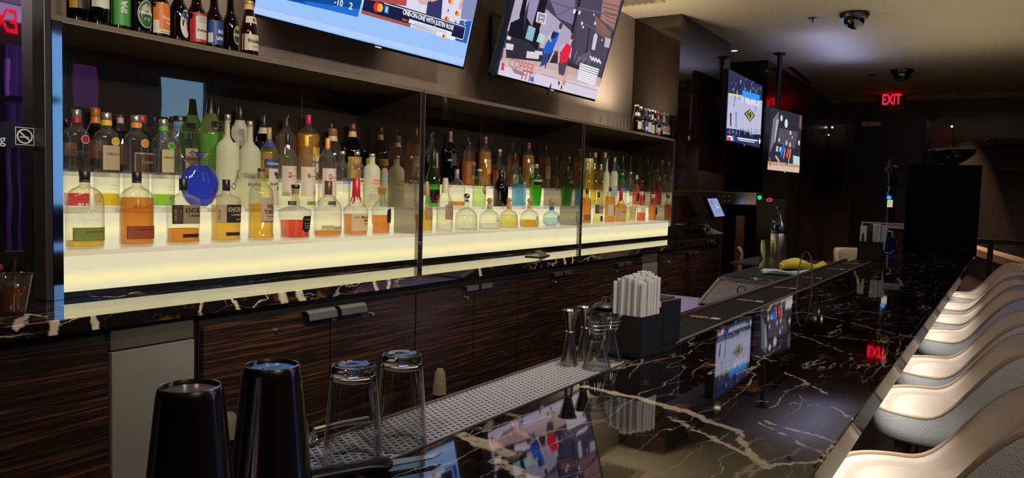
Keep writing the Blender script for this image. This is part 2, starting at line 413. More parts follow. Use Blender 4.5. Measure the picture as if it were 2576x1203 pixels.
def exit_sign(name, label, X=None, Y=None, px=None, flip=False, mir=None):
    """clear panel with red glowing letters hanging from a small housing; px: letter box corners"""
    f = (lambda x, y: onX(x, y, X)) if X else ((lambda x, y: onM(x, y, mir)) if mir else (lambda x, y: onY(x, y, Y)))
    a, b = f(px[0], px[3]), f(px[2], px[1])
    ctr = (a+b)/2
    ax = Vector((0, -1, 0)) if X else Vector((1, 0, 0)); nn = Vector((-1, 0, 0)) if X else Vector((0, 1 if mir else -1, 0))
    w, h = abs((b-a).dot(ax)), abs(b.z-a.z)
    t = thing(name, label, 'exit sign', ctr)
    W, H = w*.74, h*.74
    m = MB(); k = [ax*sx*W+Vector((0, 0, sz*H)) for sx, sz in ((-1, -1), (1, -1), (1, 1), (-1, 1))]
    m.prism([p+nn*.004 for p in k], -nn*.008); obj('panel', m, GL('#c8a0a0', .6, .3), t)
    m = MB(); text(m, 'EXIT', w, lambda x, y: ax*x+Vector((0, 0, y))+nn*.007, 0, .02, hmax=h, mirror=flip)
    obj('letters', m, EM('#ff1028', 2.2), t)
    m = MB(); top = CEIL-ctr.z
    m.prism([ax*sx*W*.9+Vector((0, 0, sz)) +nn*.03 for sx, sz in ((-1, H), (1, H), (1, min(top, H+.05)), (-1, min(top, H+.05)))], -nn*.06)
    if top > H+.05: m.prism([ax*sx*.02+Vector((0, 0, sz))+nn*.01 for sx, sz in ((-1, H+.05), (1, H+.05), (1, top), (-1, top))], -nn*.02)
    obj('housing', m, M('#3a2420', .5), t); return t
exit_sign('exit_sign', 'red glowing EXIT sign hanging below the ceiling at the far wall', X=13.2, px=(2219, 236, 2268, 264))
exit_sign('exit_sign', 'red EXIT sign of the lounge side, seen mirror-written in the dark glass', mir=-1.9, px=(-58, 27, 44, 70), flip=True)

# ------------------------------------------------------------------ lit bottle shelving on the back counter
T1, T2, T3 = 1.235, 1.369, 1.499
YA, YB, YC, YM = 2.57, 2.715, 2.855, 2.99
ZS = 1.972
acr = ledge_mat()
mir = MIRROR('#a29a92', .012, 'dark_mirror', '#3c352f', .72)
sof = MIRROR('#c4baae', .03, 'black_glass', '#8a7864', .5)
def display(x0, x1, label, ends):
    t = thing('bottle_display', label, 'bottle shelf', (0, 0, 0))
    obj('mirror_back', MB().box(x0, x1, YM, YM+.008, 1.08, ZS), mir, t)
    obj('top_board', MB().box(x0-(.032 if x0 < 2 else -.001), x1+.038, YA-.012, YM+.008, ZS, ZS+.018, b=.001), sof, t)
    obj('board_edge', MB().box(x0, x1, YA-.0125, YA-.0105, ZS-.001, ZS+.0015), M('#9a9890', .3, .6), t, label='thin pale edge line')
    obj('plinth', MB().box(x0, x1, YA+.004, YM, 1.081, 1.101), M('#0c0a0a', .2), t)
    for y0, y1, zb, zt in ((YA, YB, 1.101, T1), (YB, YC, T1, T2), (YC, YM, T2, T3)):
        obj('riser_panel', MB().box(x0, x1, y0, y0+.006, zb, zt-.0165), lightbox(zb, zt-.0165, s=1.0, line=.34 if zb < 1.2 else .5), t, label='cream lit acrylic riser')
        obj('shelf_ledge', MB().box(x0, x1, y0-.002, y1-.0005, zt-.016, zt, b=.001), acr, t, label='white acrylic step')
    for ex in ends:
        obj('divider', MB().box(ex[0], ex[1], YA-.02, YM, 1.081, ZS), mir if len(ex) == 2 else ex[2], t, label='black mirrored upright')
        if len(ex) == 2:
            for xx in ex: obj('edge_highlight', MB().box(xx-.0015, xx+.0015, YA-.0215, YA-.019, 1.081, ZS), M('#8a8a98', .25, .7), t)  # pale strips stand for the highlights on the glossy front edges
    return t
endm = MIRROR('#a9bdd8', .05, 'edge_mirror', '#050505', .95)
display(1.318, 3.112, 'leftmost lit stepped bottle shelf, holding the flask bottles', ((1.286, 1.317, endm), (3.114, 3.150)))
display(3.154, 4.935, 'middle lit stepped bottle shelf between two black uprights', ((4.937, 4.973),))
display(4.977, 6.760, 'farthest lit stepped bottle shelf beside the dark wing wall', ((6.762, 6.798),))

# ------------------------------------------------------------------ back counter and its cabinets
CT = 1.08
cs = []
for a, b, w in (((40, 815), (75, 790), .010), ((75, 790), (120, 798), .006), ((60, 800), (20, 845), .016), ((205, 745), (300, 747), .006), ((300, 747), (345, 735), .007), ((345, 735), (390, 731), .005), ((0, 838), (25, 845), .01)):
    A, B = onZ(a[0], a[1], CT), onZ(b[0], b[1], CT); cs.append((A, B, w))
for x in (143, 235, 503, 512, 590, 710, 760, 940, 980, 1210, 1420, 1440):
    A = onY(x, 842-.1*(x-151)*.99, 2.195)
    cs.append(((A.x-.03*random.random(), 2.195, 1.085), (A.x+.05*(random.random()-.3), 2.195, 1.03), .006+.014*random.random()))
t = thing('back_counter', 'black white-veined marble counter under the lit bottle shelves', 'counter')
obj('marble_top', MB().box(.1, 6.799, 2.195, 2.998, 1.038, CT, b=.002).box(6.799, 7.35, 2.195, 2.543, 1.038, CT, b=.002), marble(cs, ior=2.6), t)
zb = zebra(); chrome = M('#b4b2ae', .22, 1.0); blackp = M('#0d0c0c', .45); steel = brushed()
def pull(par, x, z, w, curved):
    m = MB()
    if curved:
        pr = [(-.001, .012), (-.03, .014), (-.045, .004), (-.052, -.022), (-.049, -.022), (-.042, 0), (-.029, .010), (-.001, .008)]
    else:
        pr = [(-.001, .011), (-.034, .011), (-.034, -.011), (-.031, -.011), (-.031, .008), (-.001, .008)]
    m.rings([[(x-w/2, 2.225+y, z+q) for y, q in pr], [(x+w/2, 2.225+y, z+q) for y, q in pr]], smooth=False)
    obj('handle', m, brushed('#a8a49e', .35, (60, 1, 60)), par, label='brushed metal lip handle')
def lock(par, x, z):
    m = MB(); m.rings([[(x+r*math.cos(2*PI*j/16), 2.226-y, z+r*math.sin(2*PI*j/16)) for j in range(16)] for r, y in ((.011, 0), (.011, .008), (.008, .012))])
    obj('lock', m, chrome, par)
def cabinet(x0, x1, split, label, curved=False, locks=()):
    t = thing('cabinet', label, 'cabinet', (0, 0, 0), group='back bar cabinets')
    obj('carcass', MB().box(x0+.001, x1-.001, 2.25, 2.98 if x1 < 6 else 2.54, 0.0, 1.036), M('#0a0807', .5), t)
    for a, b, side in ((x0, split, 1), (split, x1, -1)):
        d = obj('door', MB().box(a+.004, b-.004, 2.226, 2.249, .11, .992, b=.0015), zb, t)
        w = .145 if curved else .10
        pull(d, (b-.012-w/2 if side > 0 else a+.012+w/2), .984, w, curved)
    for x in locks: lock(t, x, .935)
    return t
cabinet(-.2, 1.28, .55, 'dark striped wood cabinet at the left end, beside the grey fridge')
cabinet(1.60, 2.714, 2.183, 'dark striped wood cabinet with two curved lip handles', True, (1.91, 2.42))
cabinet(2.714, 3.60, 3.178, 'dark striped wood cabinet under the divider left of the middle shelf', locks=(3.11,))
cabinet(3.60, 4.467, 4.067, 'dark striped wood cabinet under the middle shelf, straight handles', locks=(4.02,))
cabinet(4.467, 5.355, 4.962, 'dark striped wood cabinet left of the slim grey fridge', locks=(4.9,))
cabinet(5.69, 7.25, 6.4, 'dark striped wood cabinet under the cash register', locks=(5.9,))
def fridge(x0, x1, label):
    t = thing('fridge', label, 'fridge', group='undercounter fridges')
    obj('housing', MB().box(x0, x1, 2.26, 2.98, 0, 1.036), blackp, t)
    obj('door', MB().box(x0+.004, x1-.03, 2.225, 2.259, .12, .955, b=.003), M('#75766c', .42, .35), t)
    obj('vent_strip', MB().box(x0+.004, x1-.03, 2.23, 2.259, .96, 1.03, b=.002), M('#4a453f', .4, .3), t)
fridge(1.284, 1.598, 'grey undercounter fridge door under the left end of the counter')
fridge(5.357, 5.688, 'slim grey fridge door behind the drinking straws')

# ------------------------------------------------------------------ televisions
def tv(label, BL, BR, tilt, h, layers, bracket, bg, group='televisions'):
    u = (BR-BL); w = u.length; u.normalize()
    n0 = Vector((u.y, -u.x, 0)).normalized()
    v = (Vector((0, 0, math.cos(tilt)))+n0*math.sin(tilt)).normalized()
    n = u.cross(v).normalized()
    if n.dot(n0) < 0: n = -n
    t = thing('television', label, 'television', BL, group=group)
    P = lambda a, b, c: u*a+v*b+n*c
    def slab(a0, a1, b0, b1, c0, c1, mb, mi=0):
        mb.prism([P(a0, b0, c0), P(a1, b0, c0), P(a1, b1, c0), P(a0, b1, c0)], n*(c1-c0), mi); return mb
    bz = .008
    fr_ = MB()
    for q in ((-bz, w+bz, -bz*1.8, 0), (-bz, w+bz, h, h+bz), (-bz, 0, 0, h), (w, w+bz, 0, h)): slab(q[0], q[1], q[2], q[3], -.03, .002, fr_)
    obj('bezel', fr_, M('#0a0b10', .3), t)
    obj('back_cover', slab(.0, w, 0, h, -.06, -.012, MB()), M('#0b0b0c', .5), t)
    obj('screen', slab(0, w, 0, h, -.011, 0, MB()), EM(*bg), t)
    mats = []; m = MB(); e = [.0008]
    def mi(c):
        if c not in mats: mats.append(c)
        return mats.index(c)
    def px(x, y): return onP(x, y, BL, n)-BL
    def put(c, P3):      # keep every shape inside the screen
        Q = [(p.dot(u), p.dot(v)) for p in P3]
        for ax, lim, sg in ((0, .001, 1), (0, w-.001, -1), (1, .001, 1), (1, h-.001, -1)):
            R = []
            for a, b in zip(Q, Q[1:]+Q[:1]):
                da, db = sg*(a[ax]-lim), sg*(b[ax]-lim)
                if da >= 0: R.append(a)
                if da*db < 0: f = da/(da-db); R.append((a[0]+(b[0]-a[0])*f, a[1]+(b[1]-a[1])*f))
            Q = R
            if len(Q) < 3: return
        e[0] += .00012
        m.poly([u*a+v*b+n*e[0] for a, b in Q], mi(c))
    def poly(c, pts): put(c, [px(*p) for p in pts])
    def line(c, a, b, wd):
        a, b = px(*a), px(*b); d = (b-a).normalized(); s = d.cross(n)*wd/2
        put(c, [a+s, b+s, b-s, a-s])
    def disc(c, p, r, sy=1.0):
        o = px(*p)
        put(c, [o+u*r*math.cos(2*PI*j/20)+v*r*sy*math.sin(2*PI*j/20) for j in range(20)])
    def txt(s, c, a, b, hm=None, bold=.015):
        A, B = px(*a), px(*b); e[0] += .0003; d = B-A
        if d.length < 1e-6: return
        text(m, s, d.length, lambda x, y: (A+B)/2+u*x+v*y+n*e[0], mi(c), bold, hm)
    layers(poly, line, disc, txt)
    if m.v: obj('picture', m, [EM(c, 1.0) for c in mats], t, norm=False)
    br = MB(); bracket(br, P, w, h, BL)
    obj('wall_bracket', br, blackp, t)
    lg = MB(); slab(w*.5, w*.5+.045, -bz*1.6, -bz*.9, .002, .003, lg); obj('indicator', lg, EM('#cfe0ff', 1.0), t)
    return t
def wallbr(m, P, w, h, BL):
    a = P(w*.5, h*.5, -.06); y = 3.0-BL.y
    m.box(a.x-.2, a.x+.2, a.y, a.y+.04, a.z-.15, a.z+.15)
    for s in (-.1, .1): m.tube([(a.x+s, a.y+.03, a.z-.05), (a.x+s, y-.02, a.z-.12)], .018, 8)
    m.box(a.x-.16, a.x+.16, y-.02, y, a.z-.3, a.z+.1)
    if True: m.tube([(a.x-.02, a.y+.02, a.z-.1), (a.x-.02, a.y+.05, a.z-.43)], .012, 8)
def Z(ox, oy, s): return lambda x, y: (ox+x*s, oy+y*s)
def tv1(poly, line, disc, txt):
    q = Z(600, 0, .2494)
    poly('#a9c9f8', [q(140, 120), q(140, 60), q(2380, 620), q(2265, 655)])
    poly('#0d3f8a', [q(560, -300), q(1330, -300), q(1198, 172), q(440, -10)])
    poly('#1551c0', [q(440, -10), q(1210, 115), q(1198, 172), q(640, 35)])
    poly('#1c61d8', [q(655, 10), q(1222, 92), q(1198, 172), q(700, 50)])
    txt('-10', '#f4f6fa', q(966, 14), q(1052, 34), .031); txt('2', '#f4f6fa', q(1114, 56), q(1148, 64), .032)
    # right picture with the caption bars
    poly('#d9d4e6', [q(1262, -400), q(2480, -400), q(2385, 0), q(2290, 440), q(2180, 405), q(1235, 135)])
    poly('#a9443e', [q(1262, -100), q(1700, -100), q(1690, 60), q(1262, 0)])
    poly('#9b4a45', [q(1240, 100), q(1730, 235), q(1728, 276), q(1234, 136)])
    poly('#c9aaa6', [q(1800, 0), q(1960, 0), q(1940, 60), q(1830, 40)])
    poly('#2c2c5c', [q(1905, 20), q(2060, -60), q(2040, 190), q(1885, 150)])
    poly('#d5a9a0', [q(1930, -60), q(2030, -80), q(2010, 0), q(1940, 20)])
    poly('#7d83b4', [q(2290, -200), q(2440, -200), q(2370, 210), q(2235, 190)])
    poly('#2450a8', [q(2230, 205), q(2350, 210), q(2295, 440), q(2180, 405)])
    poly('#cda59c', [q(2235, 0), q(2262, 10), q(2250, 100), q(2215, 90)])
    for c, a, r in (('#e02a20', (2128, 12), .013), ('#f39a3a', (2142, 18), .013), ('#e02a20', (2195, 132), .013), ('#f39a3a', (2212, 138), .013), ('#e02a20', (2090, 188), .013), ('#f39a3a', (2108, 195), .013)): disc(c, q(*a), r)
    for a in ((2112, 105), (2188, 222)): line('#3a64a8', q(a[0], a[1]-15), q(a[0]-4, a[1]+15), .012)
    poly('#141838', [q(1262, -8), q(1560, 40), q(2284, 262), q(2262, 398), q(2145, 362), q(1238, 100)])
    poly('#23264e', [q(1700, 84), q(2284, 262), q(2278, 300), q(1690, 130)])
    line('#f2f2f6', q(1460, 30), q(2284, 272), .004); line('#f2f2f6', q(2284, 272), q(2258, 400), .004); line('#f2f2f6', q(2258, 400), q(2150, 368), .004)
    disc('#e8281e', q(1390, 70), .024); disc('#f5a33a', q(1422, 77), .021)
    poly('#2a7fd0', [q(1470, 52), q(1510, 64), q(1502, 138), q(1462, 126)]); line('#eef4ff', q(1490, 72), q(1482, 120), .008)
    txt('ONE-ON-ONE WITH JUSTIN ROSE', '#f4f4f8', q(1648, 132), q(2162, 282), .034, .03)
    poly('#dfe0ec', [q(1716, 188), q(2146, 322), q(2138, 362), q(1706, 228)])
    for i in range(15): line('#a4a9be', q(1772+i*21, 232+i*6.4), q(1786+i*21, 236+i*6.4), .007)
    for i in range(4): line('#e2482c', q(1642+i*13, 190+i*4), q(1650+i*13, 196+i*4), .011)
    poly('#bfc0cc', [q(1730, 276), q(1800, 262), q(1985, 316), q(1980, 350)])
    poly('#e6e6f0', [q(1985, 316), q(2176, 376), q(2172, 410), q(1980, 350)])
    disc('#e02a20', q(2055, 360), .010); disc('#f39a3a', q(2070, 366), .010)
    txt('C', '#e8ecf6', q(2262, 222), q(2284, 232), .025)
D1 = 2.6
BL1, BR1 = onY(637, 33, 2.72), onY(1165, 165, 2.72); BR1.z = BL1.z
tv('large television on the left, pale blue screen with caption bars', BL1, BR1, math.radians(13.3), .85, tv1, wallbr, ('#8db8f5', 1.05))
def tv2(poly, line, disc, txt):
    q = Z(1180, 0, .3158)
    poly('#a79fbd', [q(300, 250), q(372, -60), q(500, -60), q(405, 210)])
    poly('#14121c', [q(330, 180), q(440, 130), q(470, -50), q(440, -50), q(400, 120), q(420, 460), q(280, 440)])
    poly('#16141e', [q(500, -60), q(640, -60), q(560, 240), q(540, 420), q(400, 420), q(455, 130)])
    poly('#8d84a6', [q(480, 0), q(560, 0), q(500, 210), q(460, 140)])
    poly('#a49cb8', [q(612, 70), q(700, 150), q(815, 250), q(810, 430), q(560, 380), q(560, 230)])
    poly('#6d6685', [q(620, -60), q(850, -60), q(830, 200), q(700, 140)])
    poly('#443c50', [q(880, -60), q(1225, -60), q(1120, 330), q(1050, 600), q(830, 520), q(860, 200)])
    poly('#9a6d66', [q(1070, -60), q(1222, -60), q(1150, 240), q(1045, 150)])
    poly('#7c5752', [q(1000, 120), q(1130, 250), q(1110, 330), q(1010, 250)])
    for i in range(7): line('#5c4048', q(1060+i*6, 20+i*34), q(1200-i*10, 55+i*34), .006)
    line('#17151e', q(890, -40), q(815, 260), .028); line('#28242e', q(960, 200), q(925, 460), .02)
    for a, b in (((640, 10), (900, 90)), ((860, 60), (1190, 130)), ((700, 120), (860, 40)), ((900, 180), (1130, 300))): line('#5a5266', q(*a), q(*b), .009)
    for p, r in (((835, 90), .016), ((875, 100), .014), ((895, 185), .012), ((1000, 185), .012), ((905, 215), .01), ((1005, 280), .014), ((1000, 340), .016), ((1055, 318), .008), ((990, 115), .008)): disc('#e6e0ee', q(*p), r)
    poly('#8fc0c8', [q(470, 200), q(525, 225), q(500, 330), q(445, 305)]); poly('#a5d2cc', [q(555, 260), q(606, 285), q(585, 345), q(530, 330)])
    for i in range(4): line('#33485a', q(455+i*18, 200+i*8), q(440+i*18, 310+i*8), .004)
    poly('#ecebf4', [q(540, 92), q(614, 112), q(598, 195), q(526, 172)]); poly('#8e86a4', [q(548, 102), q(606, 118), q(592, 185), q(534, 166)])
    line('#f0f0f6', q(560, 135), q(585, 142), .006); line('#f0f0f6', q(552, 165), q(578, 172), .006); line('#d86a3c', q(535, 175), q(570, 182), .009)
    poly('#2a2630', [q(290, 280), q(470, 330), q(560, 420), q(700, 440), q(900, 540), q(700, 560), q(270, 470)])
    for a in ((300, 280, 330, 310), (290, 340, 350, 390), (455, 405, 555, 460), (520, 400, 600, 430)): poly('#cfcad6', [q(a[0], a[1]), q(a[2], a[1]+14), q(a[2]-8, a[3]+10), q(a[0]-8, a[3])])
    poly('#b99b98', [q(270, 380), q(285, 384), q(290, 450), q(258, 470)])
    poly('#bfa19c', [q(255, 455), q(560, 490), q(700, 505), q(800, 530), q(1045, 620), q(1030, 690), q(240, 560)])
    poly('#d6c9de', [q(244, 480), q(520, 545), q(1036, 680), q(1000, 800), q(222, 590)])
    poly('#c9b0b4', [q(250, 470), q(560, 530), q(1034, 660), q(1030, 690), q(500, 580), q(240, 520)])
    line('#a88e94', q(570, 590), q(1010, 720), .006)
    poly('#d63a4e', [q(255, 495), q(275, 500), q(270, 560), q(245, 555)])
    txt('COPPER', '#c0625a', q(312, 495), q(512, 548), .055, .01); txt('FIT', '#b05a58', q(415, 590), q(495, 612), .06, .02)
    for i in range(3): line('#8e6a72', q(330+i*8, 542+i*14), q(420, 575+i*12), .008)
    for i in range(8): line('#eceaf4', q(875-i*3, 505+i*17), q(1028-i*5, 555+i*17), .011)
    for i in range(4): line('#dcd8e4', q(955+i*22, 445+i*8), q(975+i*22, 480+i*8), .016)
    for i in range(10): line('#8a8494', q(830+i*13, 470+(i*37) % 50), q(850+i*13, 400+(i*53) % 60), .006)
    poly('#c9c0cc', [q(985, 270), q(1015, 280), q(990, 400), q(965, 390)]); poly('#b8aab8', [q(1075, 295), q(1120, 310), q(1105, 380), q(1065, 370)])
    # player in the blue vest
    sk = '#cda7a8'
    line(sk, q(650, 265), q(600, 310), .024); line(sk, q(600, 310), q(562, 375), .02)
    line(sk, q(690, 290), q(668, 400), .024); line(sk, q(668, 400), q(622, 495), .018)
    poly('#2050c8', [q(660, 240), q(708, 262), q(690, 320), q(655, 400), q(628, 432), q(578, 405), q(600, 345), q(640, 290)])
    poly('#16224a', [q(655, 250), q(700, 265), q(660, 310), q(640, 290)]); line('#e8e04a', q(625, 285), q(640, 330), .01)
    disc(sk, q(716, 222), .024, 1.2); disc('#4a3232', q(718, 205), .022)
    poly('#2a3a78', [q(572, 405), q(622, 432), q(612, 480), q(596, 542), q(550, 530), q(572, 470)])
    line(sk, q(575, 530), q(535, 560), .024); line(sk, q(535, 560), q(490, 610), .018); line(sk, q(590, 520), q(560, 560), .02)
    poly('#3a70c8', [q(478, 605), q(505, 612), q(502, 655), q(470, 640)])
    # player in the red vest
    line(sk, q(755, 355), q(705, 390), .024); line(sk, q(705, 390), q(700, 500), .022); line(sk, q(800, 375), q(785, 470), .026); line('#3c3440', q(785, 455), q(768, 520), .022)
    poly('#e01e36', [q(765, 340), q(802, 368), q(795, 410), q(768, 485), q(716, 505), q(706, 450), q(730, 390)])
    disc(sk, q(800, 312), .022, 1.3); disc('#4a3234', q(808, 290), .02)
    poly('#4a3a48', [q(698, 505), q(768, 488), q(752, 560), q(742, 605), q(700, 590)])
    line(sk, q(712, 590), q(700, 655), .02); line(sk, q(738, 595), q(724, 690), .018); line('#2a2430', q(700, 645), q(704, 672), .018); line('#2a2430', q(724, 680), q(720, 710), .016)
    line('#c88060', q(770, 520), q(742, 650), .012); disc('#d88a4a', q(745, 655), .02)
BL2, BR2 = onY(1247, 186, D1), onY(1496, 250, D1); BR2.z = BL2.z
tv('tilted television right of the large one, showing two basketball players in a gym', BL2, BR2, math.radians(16), .76, tv2, wallbr, ('#3a3446', 1.0))
def tv3(poly, line, disc, txt):
    q = Z(1800, 160, .2494)
    poly('#23294a', [q(140, 110), q(490, 225), q(478, 400), q(125, 300)])
    for i in range(46): disc(random.choice(('#5a6488', '#39406a', '#8a90a8', '#141830')), q(150+random.random()*310, 140+i*3+random.random()*60), .012+.012*random.random())
    poly('#b4b4d6', [q(122, 296), q(472, 382), q(455, 735), q(100, 650)])
    poly('#c9c79a', [q(122, 296), q(250, 318), q(470, 378), q(468, 392), q(122, 318)])
    poly('#2a8cff', [q(266, 268), q(440, 320), q(436, 380), q(262, 330)])
    poly('#cfd0ee', [q(262, 335), q(436, 385), q(436, 440), q(262, 390)])
    for x, y, L in ((190, 320, 70), (235, 325, 40), (285, 345, 55), (345, 345, 30), (410, 360, 50), (180, 400, 40), (400, 430, 50)): line('#3a3c54', q(x, y), q(x-4, y+L), .02)
    for x, y, L, c in ((146, 520, 110, '#1a1a26'), (200, 505, 150, '#5a82c0')): line(c, q(x, y), q(x, y+L), .04); disc(c, q(x, y), .026)
    poly('#23231c', [q(280, 505), q(342, 455), q(390, 525), q(340, 590)]); poly('#d9d4b8', [q(296, 508), q(342, 472), q(376, 525), q(340, 572)]); poly('#2a2a22', [q(304, 508), q(342, 480), q(368, 525), q(340, 564)]); disc('#b5a24e', q(342, 520), .062); disc('#2a2a22', q(342, 520), .036)
    poly('#171b30', [q(100, 650), q(210, 665), q(330, 690), q(452, 720), q(450, 805), q(96, 770)])
    for i in range(40): line(random.choice(('#171b30', '#7d86ac', '#2a3050', '#3f63b0')), q(110+i*8.5, 640+random.random()*50), q(112+i*8.5, 690+random.random()*60), .016)
    for j in range(3):
        for i in range(5): poly('#a9c0dc', [q(330+i*22, 645+j*26), q(346+i*22, 648+j*26), q(345+i*22, 664+j*26), q(329+i*22, 661+j*26)])
    poly('#232a66', [q(172, 735), q(450, 765), q(448, 808), q(170, 780)])
    line('#e8e8f4', q(205, 750), q(410, 780), .014); line('#c8c8e0', q(215, 770), q(380, 796), .012); disc('#f0f0f8', q(430, 785), .03)
    poly('#e4e0ee', [q(98, 725), q(160, 735), q(172, 780), q(96, 772)]); poly('#d84058', [q(104, 740), q(135, 745), q(140, 778), q(104, 774)]); poly('#3a6ad0', [q(150, 722), q(174, 728), q(172, 780), q(160, 778)])
def polebr(m, P, w, h, BL):
    a = P(w*.5, h*.8, -.06)
    m.box(a.x-.15, a.x+.15, a.y-.01, a.y+.04, a.z-.3, a.z+.05)
    m.tube([(a.x, a.y+.05, a.z-.2), (a.x, a.y+.05, CEIL-BL.z)], .028, 12)
    m.lathe([(.06, CEIL-BL.z-.02), (.06, CEIL-BL.z-.001)], 16, c=(a.x, a.y+.05))
BL3, BR3 = onY(1825, 352, 2.36), onY(1911, 362, 2.36); BR3.z = BL3.z = BL3.z-.0
def shortbr(m, P, w, h, BL):
    a = P(w*.2, h*.5, -.055); m.box(a.x-.1, a.x+.1, a.y, 2.542-BL.y, a.z-.12, a.z+.12); m.box(a.x-.16, a.x+.16, a.y, a.y+.03, a.z-.2, a.z+.2)
tv('television showing an ice rink, hanging past the dark wing wall', BL3, BR3, 0, .70, tv3, shortbr, ('#2a3050', .9))
def tv4(poly, line, disc, txt):
    q = Z(1800, 160, .2494)
    poly('#26262e', [q(590, 440), q(910, 530), q(840, 1110), q(515, 1070)])
    poly('#6a6874', [q(580, 560), q(640, 480), q(620, 640), q(590, 800), q(545, 900)]); poly('#9aa8b0', [q(612, 570), q(640, 560), q(600, 800), q(590, 790)])
    poly('#6d4a4a', [q(850, 520), q(905, 545), q(880, 690), q(840, 640)])
    poly('#494652', [q(640, 650), q(830, 690), q(800, 860), q(620, 800)])
    for p, r in (((665, 550), .035), ((712, 605), .05), ((755, 700), .025), ((772, 745), .014), ((893, 605), .018), ((640, 770), .02), ((840, 800), .03)): disc('#d9d6de', q(*p), r)
    poly('#b58a6c', [q(525, 985), q(700, 1000), q(850, 1020), q(840, 1105), q(518, 1070)]); poly('#d0b49a', [q(520, 1020), q(845, 1050), q(840, 1105), q(518, 1070)])
    poly('#9cc8c4', [q(612, 830), q(632, 835), q(626, 890), q(606, 885)]); poly('#9cc8c4', [q(645, 840), q(665, 845), q(655, 890), q(638, 885)])
    for i in range(5): line('#c8d0d8', q(780, 935+i*17), q(845, 950+i*17), .018)
    sk = '#c8a8a0'
    line('#2a5ae0', q(690, 830), q(655, 920), .075); disc(sk, q(712, 800), .03); line(sk, q(700, 860), q(682, 960), .022); line('#2a2a44', q(655, 920), q(632, 980), .05); line(sk, q(640, 985), q(625, 1060), .026)
    line('#d83a34', q(738, 860), q(715, 950), .075); disc(sk, q(748, 820), .03); line(sk, q(756, 860), q(742, 960), .022); line('#2a2430', q(722, 950), q(715, 1020), .05); line(sk, q(735, 960), q(728, 1030), .024)
    line('#b05a3a', q(545, 950), q(545, 1040), .03); line('#c0a098', q(600, 930), q(640, 990), .03)
BL4 = onY(1930, 427, 2.16); BR4 = onY(2010, 435, 2.04); zz = (BL4.z+BR4.z)/2; BL4.z = BR4.z = zz
tv('television hanging from a ceiling pole, dim gym picture', BL4, BR4, 0, .68, tv4, polebr, ('#2c2a36', .9))
